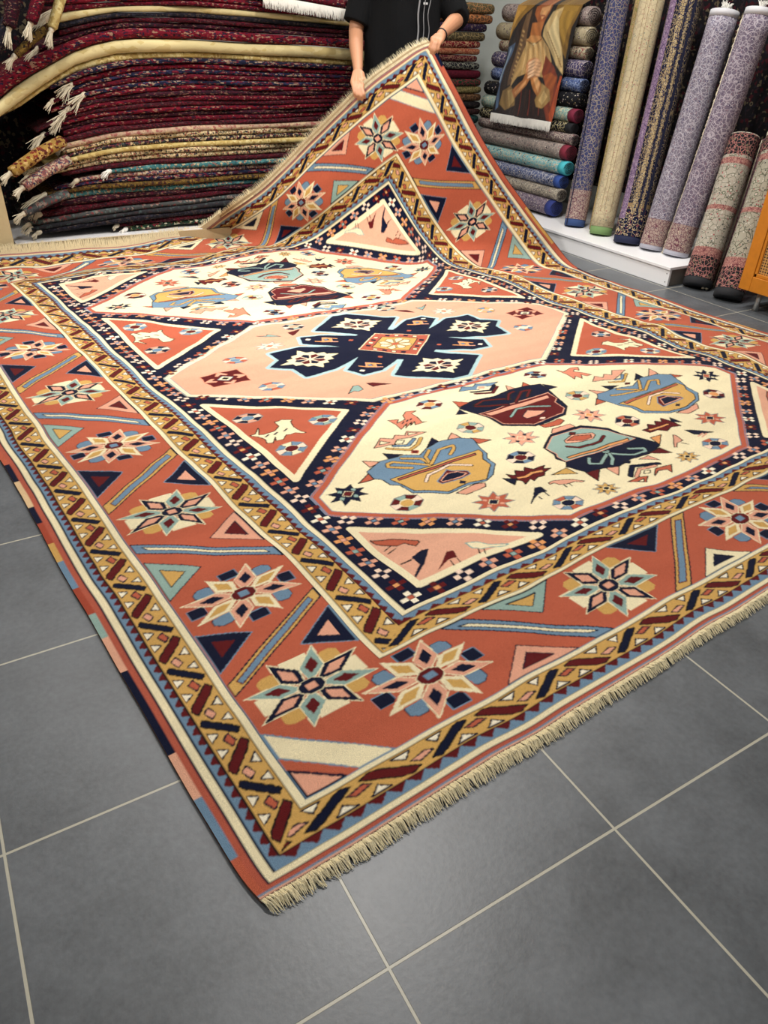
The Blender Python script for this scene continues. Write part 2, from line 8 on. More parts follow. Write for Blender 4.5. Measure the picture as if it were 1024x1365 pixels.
MAP=r"""{"q":[0.88498,8.55821,1.52371,1.52473,1.5152,1.50785,1.12013,1.01921],"X":[[7.12,8.65],[6.98,8.5],[6.81,8.35],[6.12,7.85],[5.86,7.66],[5.66,7.53],[6.04,8.1],[6.47,7.82],[4.8,8.1],[6.47,6.7],[6.47,5.6],[5.66,6.9],[4.7,7.52],[0.0,0.0],[0.08,0.095],[0.14,0.16],[0.31,0.3],[1.0,0.8],[1.26,0.99],[1.46,1.12],[1.0,7.85],[1.26,7.66],[1.46,7.53],[1.08,8.1],[2.31,8.1],[0.64,0.83],[1.08,0.55],[2.31,0.55],[3.55,0.55],[0.64,1.57],[0.64,2.53],[0.64,3.51],[0.64,4.56],[0.64,5.6],[0.64,6.64],[6.47,4.55],[6.47,3.51],[6.47,2.55],[7.12,8.246],[7.12,7.963],[7.12,7.602],[7.12,7.224],[7.12,6.821],[7.12,6.452],[7.12,6.072],[7.12,5.707],[6.81,7.995],[6.81,7.602],[6.81,7.169],[6.81,6.782],[6.81,6.382],[6.81,5.995],[6.81,5.661],[6.12,7.477],[6.12,7.017],[6.12,6.613],[6.12,6.25],[5.86,7.349],[5.86,6.966],[5.86,6.605],[6.664,8.65],[6.302,8.65],[5.932,8.65],[5.521,8.65],[5.095,8.65],[4.426,8.65],[4.051,8.65],[3.617,8.65],[6.393,8.35],[6.002,8.35],[5.614,8.35],[5.2,8.35],[4.514,8.35],[4.089,8.35],[3.717,8.35],[3.432,8.35],[5.685,7.85],[5.308,7.85],[4.902,7.85],[4.499,7.85],[4.402,7.85],[4.013,7.85],[5.476,7.66],[5.162,7.66],[4.81,7.66],[4.44,7.66],[0.0,3.762],[0.0,3.601],[0.0,3.156],[0.0,2.797],[0.0,2.487],[0.0,2.227],[0.0,1.992],[0.0,1.732],[0.0,1.386],[0.0,1.163],[0.0,1.039],[0.0,0.594],[0.0,0.421],[0.0,0.247],[0.0,0.074],[0.0,0.0],[0.08,4.047],[0.08,3.663],[0.08,3.329],[0.08,2.982],[0.08,2.797],[0.08,2.562],[0.08,2.252],[0.08,2.289],[0.08,1.992],[0.08,1.695],[0.08,1.46],[0.08,1.262],[0.08,1.027],[0.08,0.829],[0.08,0.569],[0.08,0.297],[0.08,0.099],[0.14,4.48],[0.14,4.121],[0.14,3.787],[0.14,4.121],[0.14,3.651],[0.14,3.255],[0.14,2.933],[0.14,2.599],[0.14,2.302],[0.14,2.141],[0.14,2.277],[0.14,1.943],[0.14,1.658],[0.14,1.398],[0.14,1.151],[0.14,0.978],[0.14,1.002],[0.14,0.693],[0.14,0.433],[0.14,0.161],[0.31,5.346],[0.31,4.851],[0.31,4.356],[0.31,3.923],[0.31,3.688],[0.31,4.022],[0.31,3.601],[0.31,3.18],[0.31,2.747],[0.31,2.413],[0.31,2.042],[0.31,2.166],[0.31,1.794],[0.31,1.497],[0.31,1.188],[0.31,0.841],[0.31,0.928],[0.31,0.755],[0.31,0.544],[0.31,0.297],[1.0,7.846],[1.0,7.264],[1.0,6.794],[1.0,6.237],[1.0,5.928],[1.0,5.606],[1.0,5.296],[1.0,5.705],[1.0,5.284],[1.0,4.789],[1.0,4.344],[1.0,3.849],[1.0,3.898],[1.0,3.329],[1.0,2.834],[1.0,2.388],[1.0,1.98],[1.0,1.609],[1.0,1.695],[1.0,1.374],[1.0,1.039],[1.0,0.804],[1.26,7.672],[1.26,7.14],[1.26,6.707],[1.26,6.237],[1.26,5.928],[1.26,5.556],[1.26,5.21],[1.26,5.569],[1.26,5.061],[1.26,4.517],[1.26,3.737],[1.26,3.354],[1.26,2.982],[1.26,2.71],[1.26,2.425],[1.26,2.079],[1.26,1.992],[1.26,1.658],[1.26,1.324],[1.26,0.99],[1.46,7.524],[1.46,7.14],[1.46,6.781],[1.46,6.15],[1.46,5.89],[1.46,5.606],[1.46,5.284],[1.46,3.651],[1.46,3.255],[1.46,2.896],[1.46,2.5],[1.46,2.438],[1.46,1.807],[1.46,1.534],[1.46,1.299],[1.46,1.126],[0.0,0.0],[0.132,0.0],[0.275,0.0],[0.428,0.0],[0.907,0.0],[1.09,0.0],[1.294,0.0],[2.221,0.0],[2.618,0.0],[2.974,0.0],[0.071,0.095],[0.194,0.095],[0.326,0.095],[0.499,0.095],[0.774,0.095],[0.978,0.095],[1.171,0.095],[1.395,0.095],[2.241,0.095],[2.648,0.095],[2.964,0.095],[3.127,0.095],[0.143,0.16],[0.275,0.16],[0.346,0.16],[0.438,0.16],[0.54,0.16],[0.723,0.16],[0.845,0.16],[1.019,0.16],[1.233,0.16],[1.467,0.16],[2.149,0.16],[2.557,0.16],[2.964,0.16],[3.239,0.16],[0.316,0.3],[0.418,0.3],[0.55,0.3],[0.652,0.3],[0.581,0.3],[0.754,0.3],[0.957,0.3],[1.131,0.3],[1.365,0.3],[1.508,0.3],[1.64,0.3],[1.813,0.3],[2.098,0.3],[2.404,0.3],[2.74,0.3],[3.178,0.3],[3.463,0.3],[0.998,0.8],[1.11,0.8],[1.243,0.8],[0.998,0.8],[1.233,0.8],[1.446,0.8],[1.62,0.8],[1.874,0.8],[2.068,0.8],[2.424,0.8],[2.811,0.8],[3.219,0.8],[3.473,0.8],[3.85,0.8],[4.207,0.8],[3.28,0.8],[3.524,0.8],[3.86,0.8],[4.074,0.8],[4.288,0.8],[1.263,0.99],[1.467,0.99],[1.691,0.99],[1.946,0.99],[2.241,0.99],[2.251,0.99],[2.638,0.99],[3.035,0.99],[3.239,0.99],[3.514,0.99],[3.871,0.99],[2.944,0.99],[3.229,0.99],[3.504,0.99],[3.677,0.99],[4.003,0.99],[4.268,0.99],[4.594,0.99],[1.457,1.12],[1.772,1.12],[2.119,1.12],[2.353,1.12],[1.171,8.65],[1.854,8.65],[2.536,8.65],[2.995,8.65],[0.978,8.555],[1.477,8.555],[1.986,8.555],[0.957,8.49],[1.457,8.49],[1.895,8.49],[2.292,8.49],[0.947,8.35],[1.416,8.35],[1.925,8.35],[2.251,8.35],[2.577,8.35],[1.579,7.66],[1.895,7.66],[2.21,7.66],[2.404,7.66],[2.414,7.66],[2.954,7.66],[3.361,7.66],[3.667,7.66],[4.023,7.66],[1.365,7.85],[1.793,7.85],[2.465,7.85],[2.923,7.85],[7.12,4.22],[7.12,3.688],[7.12,3.18],[7.12,2.71],[7.12,2.524],[7.12,5.247],[7.12,4.851],[7.12,4.43],[7.12,4.034],[7.04,4.158],[7.04,3.626],[7.04,3.131],[7.04,2.661],[6.98,5.272],[6.98,4.74],[6.98,4.319],[6.98,3.935],[6.98,4.108],[6.98,3.576],[6.98,3.081],[6.98,2.698],[6.98,2.438],[6.81,5.519],[6.81,4.987],[6.81,4.566],[6.81,4.108],[6.81,3.787],[6.81,3.948],[6.81,3.613],[6.81,3.279],[6.81,2.958],[6.81,2.648],[6.81,2.376],[6.12,5.185],[6.12,4.9],[6.12,4.554],[6.12,4.158],[6.12,3.774],[6.12,3.415],[6.12,3.18],[6.12,3.044],[6.12,2.772],[6.12,2.475],[6.12,2.252],[6.12,1.906],[5.86,4.938],[5.86,4.603],[5.86,4.306],[5.86,4.009],[5.86,3.824],[5.86,3.552],[5.86,3.242],[5.86,3.019],[5.86,3.193],[5.86,2.995],[5.86,2.71],[5.86,2.438],[5.86,2.227],[5.86,2.029],[5.86,1.782],[5.86,2.005],[5.86,1.844],[5.86,1.757],[5.66,3.985],[5.66,3.737],[5.66,3.366],[5.66,3.118],[5.66,2.871],[5.66,3.019],[5.66,2.71],[5.66,2.425]],"C":[[-0.055993,-0.187899,-0.285631],[0.186453,0.314647,0.555042],[-0.115624,-0.033255,-0.136104],[0.028165,0.141672,0.190707],[-0.125497,-0.196594,-0.117388],[0.071791,0.274421,-0.062315],[-0.132669,-0.084405,-0.225473],[0.208449,-0.377742,-0.33033],[-0.556855,-0.050619,-0.189611],[0.122698,-0.204653,0.028517],[0.26581,0.458186,-0.016277],[-0.882259,-2.568829,0.120975],[-1.045111,-1.222865,-0.003256],[0.603473,0.325977,-0.000837],[-0.29329,0.031788,0.000355],[0.081865,-0.020012,0.000163],[0.057923,-0.027412,1.2e-05],[-0.065716,0.015215,-1e-06],[-0.004364,-0.035951,0.0],[-0.019613,0.042217,0.0],[-0.020785,-0.371905,-0.000143],[-0.068311,0.371734,6e-05],[-0.010622,-0.482431,3.7e-05],[0.204077,1.621819,-0.000601],[0.263407,1.518966,-0.000118],[-0.082063,-0.05374,-1.5e-05],[0.090554,0.070061,-1.1e-05],[0.002773,0.007496,-3e-06],[-0.095198,-0.141365,7.7e-05],[0.044897,0.010996,-8e-06],[0.042336,0.032741,-1.1e-05],[-0.01377,0.018288,-1.1e-05],[0.071488,0.072314,0.000135],[0.011108,0.053147,2.9e-05],[0.054858,0.085926,-0.000461],[0.358835,0.328383,0.000636],[0.051429,-0.000975,2.8e-05],[0.09459,0.071444,-4.5e-05],[-0.033706,-0.06679,-0.112142],[0.049258,0.006554,0.049189],[0.034845,-0.014447,0.009307],[-0.018856,-0.001922,-0.023968],[-0.071192,0.000832,-0.036261],[-0.014957,-0.043893,0.017776],[-0.006632,0.062828,-0.023236],[0.251334,0.157106,0.021309],[-0.028316,0.022414,0.00351],[-0.156687,0.150137,0.064258],[0.03518,-0.009104,0.033588],[-0.000253,0.009871,0.046188],[0.07193,0.151725,-0.043038],[-0.04745,-0.113552,0.05969],[-0.727021,-0.80377,-0.016616],[-0.048362,-0.086261,0.116498],[-0.292358,-0.463109,0.031883],[-0.014807,0.245864,-0.205069],[-0.109164,-0.299575,0.054442],[0.070332,0.192284,-0.007206],[0.802924,2.154399,-0.192464],[0.206953,0.612299,0.144067],[-0.007542,-0.056636,-0.080437],[-0.032151,0.029453,0.01103],[0.032175,-0.085629,-0.088914],[0.022032,-0.093921,-0.089801],[0.067898,-0.046173,-0.057202],[0.120481,0.144974,-0.124666],[0.109927,0.051638,-0.108338],[-0.408472,-1.212417,0.161292],[0.003269,0.13152,0.173797],[0.023825,0.117102,0.170587],[-0.087779,0.122759,0.100715],[0.028927,0.203387,0.175943],[0.120932,-0.038618,0.122654],[-0.440691,-0.749519,0.276649],[0.36655,1.570448,-0.169857],[0.347964,0.663608,-0.024996],[0.077134,-0.127757,0.070124],[-0.015504,-0.202816,-0.149656],[-0.104974,-0.869561,0.164225],[0.118025,-0.028359,-0.014751],[0.037573,0.456534,-0.046231],[-0.328545,-1.27042,-0.066881],[0.118983,0.134655,0.070256],[0.05437,0.268059,0.070565],[1.027312,1.563891,-0.112268],[0.355087,0.31747,0.036402],[0.113942,0.185341,-0.000308],[0.03975,-0.120733,-0.00024],[0.009452,0.065524,-0.000255],[0.024406,0.048359,-0.000253],[0.011464,-0.002215,-0.000211],[0.137677,0.109742,-0.000217],[-0.068354,0.073089,-0.000203],[-0.032285,-0.058532,-0.000224],[-0.017194,0.078459,-0.00023],[0.024422,0.002169,-0.000177],[0.0324,-0.073549,-0.000234],[-0.11124,0.042847,-0.000257],[-0.011322,0.08603,-0.000183],[0.009444,-0.158779,-0.000151],[-0.091247,0.14812,-5.5e-05],[-0.259347,0.038338,-0.000837],[-0.345684,-0.278353,-0.000182],[-0.220787,-0.057148,0.000102],[-0.163111,-0.052924,2e-05],[-0.110698,-0.11852,3.4e-05],[0.001157,-0.051497,8e-05],[-0.011223,-0.045137,6e-05],[-0.119858,-0.129247,3.9e-05],[-0.211747,-0.020622,3.5e-05],[0.023912,-0.079897,7.6e-05],[-0.042787,0.139551,6.8e-05],[-0.050246,-0.11331,4.6e-05],[-0.046426,0.017313,9.8e-05],[-0.086849,0.065061,6.6e-05],[-0.028447,-0.000558,-5e-06],[0.089442,-0.096519,0.000147],[0.028941,0.094078,0.000193],[-0.26433,-0.092909,0.000346],[-0.008306,0.010534,-0.000315],[-0.005795,-0.006286,9e-06],[-0.067324,-0.186496,0.00014],[0.354014,0.28591,9e-06],[0.254555,0.231322,0.00014],[0.128968,0.054116,0.000134],[0.02993,-0.00385,0.000113],[-0.039807,0.022562,0.00011],[-0.174444,-0.136356,6.8e-05],[-0.228831,-0.02507,8.3e-05],[0.489385,0.185619,6.2e-05],[0.166527,-0.016863,0.000113],[0.09494,-0.082657,0.000103],[0.044992,0.015765,0.000115],[0.014568,0.084808,0.000128],[0.085354,-0.064119,7.2e-05],[-0.005229,-0.02958,7.7e-05],[0.014661,0.037593,0.000122],[0.077083,-0.064453,0.000188],[0.085533,-0.047677,0.000162],[-0.017834,-0.040933,-0.000318],[-0.005054,-0.006608,5.2e-05],[-0.115749,-0.130255,0.0002],[-0.160169,-0.089882,6.1e-05],[-0.029717,0.005939,2.4e-05],[0.165155,0.122022,9.9e-05],[0.025547,-0.039987,4.9e-05],[0.070684,0.031188,7.3e-05],[0.040973,0.083805,5.7e-05],[0.009321,-0.036714,3.9e-05],[0.097139,0.011269,1.8e-05],[-0.033251,0.037395,9e-06],[-0.098116,0.024093,4.4e-05],[-0.0106,0.006104,4e-05],[0.057522,-0.027878,3.1e-05],[0.184899,0.038755,2.1e-05],[-0.127871,-0.078909,1.7e-05],[-0.029286,0.093219,2.8e-05],[-0.034166,-0.027465,3.5e-05],[0.049003,0.062533,1.2e-05],[-0.025081,-0.217373,-0.000148],[0.021524,0.032019,-0.00021],[-0.036847,-0.056217,0.000213],[-0.023262,-0.010453,0.000166],[0.127062,0.152792,2.8e-05],[-0.041234,-0.043626,2.2e-05],[-0.147322,-0.198456,0.000124],[-0.03822,-0.063007,2.5e-05],[0.244214,0.307162,0.000137],[-0.0136,-0.025405,0.00028],[0.039805,0.045922,0.000206],[-0.067695,-0.029946,6.2e-05],[0.046599,0.003813,4.4e-05],[-0.092514,-0.062803,4e-05],[0.139817,0.12748,-4e-06],[-0.14279,-0.08783,-0.0],[-0.004296,-0.057712,-4e-06],[0.074621,0.019108,-0.0],[0.003419,0.075998,-1e-06],[-0.039073,-0.008325,-1e-06],[-0.010911,-0.022732,0.0],[0.057449,0.056372,-0.0],[-0.035272,-0.076005,6.6e-05],[0.178535,0.500189,0.00027],[-0.033968,-0.166687,0.000343],[-0.116075,-0.141667,0.000446],[-0.119722,-0.149409,0.000646],[-0.377546,-0.559073,0.000439],[-0.256065,-0.319446,0.000494],[0.431706,0.5878,0.000435],[0.149705,0.240264,-4.4e-05],[-0.090748,-0.120452,-0.000447],[0.107917,0.148346,0.00019],[0.076074,0.050055,0.000256],[-0.289848,-0.352685,0.0001],[-0.005935,0.040738,5.5e-05],[0.05939,0.027017,3.9e-05],[0.285074,0.142947,1.2e-05],[-0.350778,-0.170257,7e-06],[0.048343,0.079105,3e-06],[0.121296,0.04422,-0.0],[-0.004419,-0.035508,0.0],[-0.025489,-0.230222,3.9e-05],[-0.208234,-0.544116,-6.3e-05],[0.055897,0.1604,-0.000497],[0.080943,0.085893,-0.000787],[0.104098,0.173371,-0.000625],[-0.052505,-0.041692,-0.000751],[0.051106,0.034787,-0.001212],[-0.086657,-0.111126,-0.000571],[0.030526,0.06128,-0.000156],[0.213674,0.217793,-9.3e-05],[-0.300282,-0.237323,-2.7e-05],[0.23096,0.187678,-1.5e-05],[0.080267,0.011143,4e-06],[-0.155966,-0.179218,6e-06],[-0.078171,0.0725,3e-06],[0.007239,-0.149572,0.0],[0.025658,-0.354705,-0.000837],[0.015245,-0.071998,-3.3e-05],[0.067456,0.024105,-0.000184],[0.045401,0.026161,-0.000306],[-0.007856,-0.210555,-0.000305],[-0.064051,0.012456,-0.000236],[-0.0735,-0.158422,-0.000341],[0.105183,0.256986,-0.000426],[0.039976,0.09809,-0.000352],[0.121683,0.106745,-0.000565],[-0.002274,0.041754,0.00036],[0.091182,-0.041902,0.000239],[-0.070631,-0.261994,0.000158],[-0.078529,-0.029975,6.8e-05],[0.023188,0.097756,1.6e-05],[0.068356,0.191496,0.000132],[0.046156,0.016722,0.000144],[0.126597,0.146783,4e-06],[-0.092546,-0.244669,0.000135],[-0.24907,-0.303695,0.000151],[-0.069418,-0.087289,0.000169],[-0.147466,-0.140164,-0.000164],[-0.01123,-0.027513,0.00016],[-0.133833,0.341785,9.8e-05],[0.041775,0.06894,8.7e-05],[-0.004181,0.043938,9.2e-05],[0.054392,0.047213,7.7e-05],[-0.022771,-0.061017,7e-05],[-0.085209,0.049006,0.000105],[0.129838,0.176176,0.000125],[-0.099018,-0.066891,0.000152],[-0.061001,0.017787,3e-05],[-0.034691,-0.159451,0.000108],[0.223269,0.269945,0.000164],[0.044778,0.113409,0.000272],[0.188147,0.181595,-0.000157],[-0.147557,-0.03945,9e-06],[0.090307,-0.150578,-6e-06],[-0.105803,0.041399,5e-06],[-0.102273,0.005169,1.4e-05],[0.13265,0.016963,8e-06],[0.096114,-0.083785,1.9e-05],[-0.102023,-0.009605,2.2e-05],[0.03719,-0.231068,3.2e-05],[-0.013601,0.02121,5.8e-05],[0.089587,0.050867,4.3e-05],[-0.06928,-0.080681,3.3e-05],[0.018557,0.013517,4.5e-05],[-0.004248,0.085612,7.8e-05],[-0.032015,0.005613,9e-05],[-0.026233,-0.121856,0.000114],[-0.069118,-0.076011,0.000308],[-0.065406,-0.063224,-0.000208],[-0.001937,0.022931,-1e-06],[0.029001,-0.035945,0.0],[-0.009582,-0.086389,-1e-06],[-0.083852,-0.049848,-1e-06],[0.093966,0.200257,-0.0],[-0.075256,-0.032767,-1e-06],[0.049836,0.115167,1e-06],[-0.009664,-0.204765,3e-06],[-0.029072,0.081066,1e-06],[0.110862,0.16851,0.0],[0.014384,-0.014891,1.7e-05],[-0.141106,-0.187931,4.1e-05],[0.101503,0.064561,3.7e-05],[-0.163259,-0.168161,9e-06],[-0.528277,-0.622905,-6.2e-05],[0.095673,0.188257,3.8e-05],[0.210047,0.334481,3.8e-05],[0.097958,0.07119,6e-06],[0.310613,0.375382,-1.1e-05],[0.34651,0.38522,-0.000234],[-0.109935,-0.046307,0.0],[0.06037,0.074696,-1e-06],[-0.098531,-0.124721,-0.0],[0.100191,0.179662,2e-06],[-0.20879,-0.362131,6e-06],[0.014102,0.00064,6e-06],[0.001434,0.058245,-4e-06],[-0.102524,-0.267839,-8e-06],[0.117928,0.042226,-1.8e-05],[-0.500771,-0.796684,-1.3e-05],[-0.024594,-0.052006,2.3e-05],[0.028421,0.151194,-8e-06],[0.071576,0.222731,-1.7e-05],[0.147491,0.295144,-1.5e-05],[0.133037,0.202067,2e-06],[-0.124561,-0.089002,8.4e-05],[0.069987,0.052253,0.00025],[-0.037241,-0.02851,-0.000104],[0.094015,0.053361,0.0],[0.005042,0.047712,5e-06],[0.10005,0.184737,2e-06],[0.003904,-0.05068,-1.2e-05],[-0.019455,0.201494,0.003097],[0.011606,-0.103619,0.003799],[0.086552,0.22314,0.006004],[0.0524,0.302104,-0.024067],[0.049347,0.849049,0.001757],[0.203663,1.46966,0.000412],[0.195898,1.40795,9e-05],[0.014464,-0.104345,-0.00036],[-0.045102,-0.541651,-0.00137],[-0.072317,-0.695719,-0.001799],[-0.002092,-0.109124,-0.001327],[-0.109001,-1.485349,-0.001409],[-0.225331,-1.76413,-0.001598],[-0.147591,-0.566286,-0.000923],[-0.188192,-0.964452,-0.001322],[-0.291184,-1.10008,0.003039],[0.067664,0.301785,1.8e-05],[0.188401,0.769346,6.7e-05],[-0.205241,-0.87593,0.000233],[-0.083631,-0.911391,-0.00086],[0.192061,1.405345,-0.001097],[-0.016867,-0.117259,-0.004366],[-0.207517,-0.547746,0.007219],[0.080469,0.299189,0.011085],[0.345598,0.87824,0.019057],[0.000729,0.223218,7.3e-05],[-0.025184,0.082599,0.000167],[0.038802,-0.090932,0.000188],[-0.001173,-0.01132,0.009821],[-0.126087,-0.169471,0.001135],[-0.184821,-0.168841,0.001225],[-0.06608,0.018506,0.001208],[0.179489,0.167415,0.000986],[0.010886,0.046355,0.00139],[-0.279907,-0.287048,0.000696],[-0.442107,-0.328583,0.001416],[-0.526581,-0.410707,0.001241],[-0.684547,-0.44472,0.001155],[0.616734,0.47151,-0.00053],[0.650184,0.525561,-0.000277],[0.028015,-0.110174,-0.000286],[-0.566437,-0.454079,-0.000522],[0.87408,0.81386,-0.003179],[1.07674,0.851874,-0.001747],[0.629681,0.597558,-0.001239],[0.812996,0.560193,-0.000625],[0.288082,0.162202,-0.000628],[-0.59253,-0.472386,-0.000505],[0.109122,0.128572,-0.000481],[0.486862,0.268257,-0.000648],[0.052786,0.089788,-0.000168],[0.093052,0.12817,-0.001818],[-0.647576,-0.587725,0.002077],[-0.667116,-0.56482,-0.000713],[-0.57379,-0.484632,-0.000335],[-0.336539,-0.32801,-0.000223],[-0.344209,-0.139222,-0.000141],[0.251382,0.232483,-0.000247],[-0.057287,-0.021531,-0.000379],[-0.109445,-0.071804,-0.000229],[-0.34782,-0.151264,-0.000336],[0.114945,-0.004739,-0.000286],[0.145752,0.180732,-0.010311],[-0.300667,-0.326159,0.010175],[0.072328,0.037402,0.002439],[0.048275,-0.012122,0.00024],[0.186068,0.182795,8e-06],[-0.382252,-0.21846,3e-06],[1.159124,0.73242,-2e-06],[-0.654094,-0.398637,3e-06],[0.155858,0.043663,1.7e-05],[-0.25595,-0.118442,-5e-06],[0.592662,0.339124,-4e-05],[-0.167917,-0.071981,-0.000173],[0.22326,0.203109,-0.013881],[-0.260006,-0.200581,0.00018],[0.031287,0.043848,-0.000159],[-0.0945,0.005297,0.0009],[-0.356047,-0.358065,0.000747],[-0.039344,-0.055485,0.000349],[0.116837,0.097863,0.000124],[-0.49551,-0.2351,5e-05],[0.528085,0.367253,8.4e-05],[-0.067045,-0.156521,5e-05],[-0.374043,-0.196259,4.1e-05],[0.198714,0.121493,1.3e-05],[-0.502879,-0.315493,3.1e-05],[-0.388825,-0.208773,6.1e-05],[0.127617,0.034632,-5.2e-05],[0.489516,0.247148,7.1e-05],[-0.128839,-0.021877,6.9e-05],[-0.090276,-0.065357,-0.000146],[0.341206,0.237309,-0.001921],[0.053817,0.054835,-0.000292],[-0.541916,-0.383936,-0.000169],[0.533656,0.51055,-6.9e-05],[0.616079,0.438436,-1.4e-05],[-0.50801,-0.516699,-3.6e-05],[-0.415316,-0.276979,-3e-06],[0.468354,0.301492,5.2e-05],[-0.362091,-0.323749,0.487891],[0.006536,-0.033582,-0.015453],[-0.008606,0.003261,-0.020417]]}"""
random.seed(7); rng = np.random.default_rng(7)
scn = bpy.context.scene
COL = scn.collection
def lin(c):
    return tuple((x/12.92 if x <= .04045 else ((x+.055)/1.055)**2.4) for x in c)
def hx(h):
    h = h.lstrip('#'); return lin(tuple(int(h[i:i+2],16)/255 for i in (0,2,4)))
# ---------------------------------------------------------------- object helpers
def link(o, parent=None):
    COL.objects.link(o)
    if parent is not None: o.parent = parent
    return o
def tag(o, label=None, cat=None, group=None, kind=None):
    if label: o['label'] = label
    if cat: o['category'] = cat
    if group: o['group'] = group
    if kind: o['kind'] = kind
    return o
def empty(name, loc=(0,0,0), rz=0):
    o = bpy.data.objects.new(name, None); o.location = loc; o.rotation_euler = (0,0,rz); o.empty_display_size = .1
    return link(o)
class MB:
    """collects shapes (metres, world or parent space) and links them as one mesh"""
    def __init__(s): s.v=[]; s.f=[]
    def add(s, v, f):
        n=len(s.v); s.v += [tuple(map(float,p)) for p in v]; s.f += [tuple(i+n for i in q) for q in f]; return s
    def box(s, a, b):
        x0,y0,z0=a; x1,y1,z1=b
        return s.add([(x0,y0,z0),(x1,y0,z0),(x1,y1,z0),(x0,y1,z0),(x0,y0,z1),(x1,y0,z1),(x1,y1,z1),(x0,y1,z1)],
          [(0,3,2,1),(4,5,6,7),(0,1,5,4),(1,2,6,5),(2,3,7,6),(3,0,4,7)])
    def tube(s, pts, rad, n=12, sx=1.0, sy=1.0, up=(0,0,1), caps=True, closed=False):
        pts=[Vector(p) for p in pts]; m=len(pts); vs=[]
        for i,p in enumerate(pts):
            t=(pts[min(i+1,m-1)]-pts[max(i-1,0)]).normalized()
            u=Vector(up).cross(t)
            if u.length<1e-3: u=Vector((1,0,0)).cross(t)
            u.normalize(); w=t.cross(u)
            r=rad[i] if hasattr(rad,'__len__') else rad
            for k in range(n):
                a=2*math.pi*k/n; vs.append(p+u*(r*sx*math.cos(a))+w*(r*sy*math.sin(a)))
        fs=[(i*n+k,i*n+(k+1)%n,(i+1)*n+(k+1)%n,(i+1)*n+k) for i in range(m-1) for k in range(n)]
        if caps: fs += [tuple(range(n))[::-1], tuple((m-1)*n+k for k in range(n))]
        return s.add(vs,fs)
    def loft(s, rings, caps=True):
        n=len(rings[0]); vs=[p for r in rings for p in r]; m=len(rings)
        fs=[(i*n+k,i*n+(k+1)%n,(i+1)*n+(k+1)%n,(i+1)*n+k) for i in range(m-1) for k in range(n)]
        if caps: fs += [tuple(range(n))[::-1], tuple((m-1)*n+k for k in range(n))]
        return s.add(vs,fs)
    def sphere(s, c, r, n=12, sc=(1,1,1)):
        vs=[];fs=[]; m=n//2+1
        for i in range(m):
            th=math.pi*(i+.02)/(m-1+.04)
            for k in range(n):
                a=2*math.pi*k/n
                vs.append((c[0]+r*sc[0]*math.sin(th)*math.cos(a), c[1]+r*sc[1]*math.sin(th)*math.sin(a), c[2]+r*sc[2]*math.cos(th)))
        fs=[(i*n+k,(i+1)*n+k,(i+1)*n+(k+1)%n,i*n+(k+1)%n) for i in range(m-1) for k in range(n)]
        fs+=[tuple(range(n)), tuple((m-1)*n+k for k in range(n))[::-1]]
        return s.add(vs,fs)
    def build(s, name, mat, parent=None, smooth=True, origin=None, bevel=0, sub=0):
        me=bpy.data.meshes.new(name); o=bpy.data.objects.new(name, me)
        org=Vector((0,0,0))
        if parent is None:
            if origin is None:
                A=np.array(s.v); mn=A.min(0); mx=A.max(0); org=Vector(((mn[0]+mx[0])/2,(mn[1]+mx[1])/2,mn[2]))
            else: org=Vector(origin)
            o.location=org
        me.from_pydata([tuple(Vector(p)-org) for p in s.v],[],s.f); me.update()
        me.materials.append(mat)
        if smooth: me.polygons.foreach_set('use_smooth',[True]*len(me.polygons))
        link(o,parent)
        if bevel:
            b=o.modifiers.new('bevel','BEVEL'); b.width=bevel; b.segments=2; b.limit_method='ANGLE'
        if sub:
            m=o.modifiers.new('sub','SUBSURF'); m.levels=sub; m.render_levels=sub
        return o
def T(*p): return tuple(c*S for c in p)      # tile units -> metres
# ---------------------------------------------------------------- materials
def newmat(name):
    m=bpy.data.materials.new(name); m.use_nodes=True; nt=m.node_tree; b=nt.nodes['Principled BSDF']; return m,nt,b
def nd(nt,t,**k):
    n=nt.nodes.new(t)
    for a,v in k.items():
        if a.startswith('i_'): n.inputs[a[2:].replace('_',' ')].default_value=v
        else: setattr(n,a,v)
    return n
def plain(name, c, rough=.6, metal=0, bump=0, bscale=60, var=0, spec=.5):
    m,nt,b=newmat(name); c=hx(c) if isinstance(c,str) else c
    b.inputs['Base Color'].default_value=(*c,1); b.inputs['Roughness'].default_value=rough; b.inputs['Metallic'].default_value=metal
    b.inputs['Specular IOR Level'].default_value=spec
    tc=nd(nt,'ShaderNodeTexCoord')
    if bump or var:
        no=nd(nt,'ShaderNodeTexNoise',i_Scale=bscale,i_Detail=6.0); nt.links.new(tc.outputs['Object'],no.inputs['Vector'])
    if bump:
        bp=nd(nt,'ShaderNodeBump',i_Strength=bump,i_Distance=.004); nt.links.new(no.outputs['Fac'],bp.inputs['Height']); nt.links.new(bp.outputs['Normal'],b.inputs['Normal'])
    if var:
        mx=nd(nt,'ShaderNodeMix',data_type='RGBA'); mx.inputs['A'].default_value=(*[x*(1-var) for x in c],1); mx.inputs['B'].default_value=(*[min(1,x*(1+var)) for x in c],1)
        nt.links.new(no.outputs['Fac'],mx.inputs['Factor']); nt.links.new(mx.outputs['Result'],b.inputs['Base Color'])
    return m
_pm={}
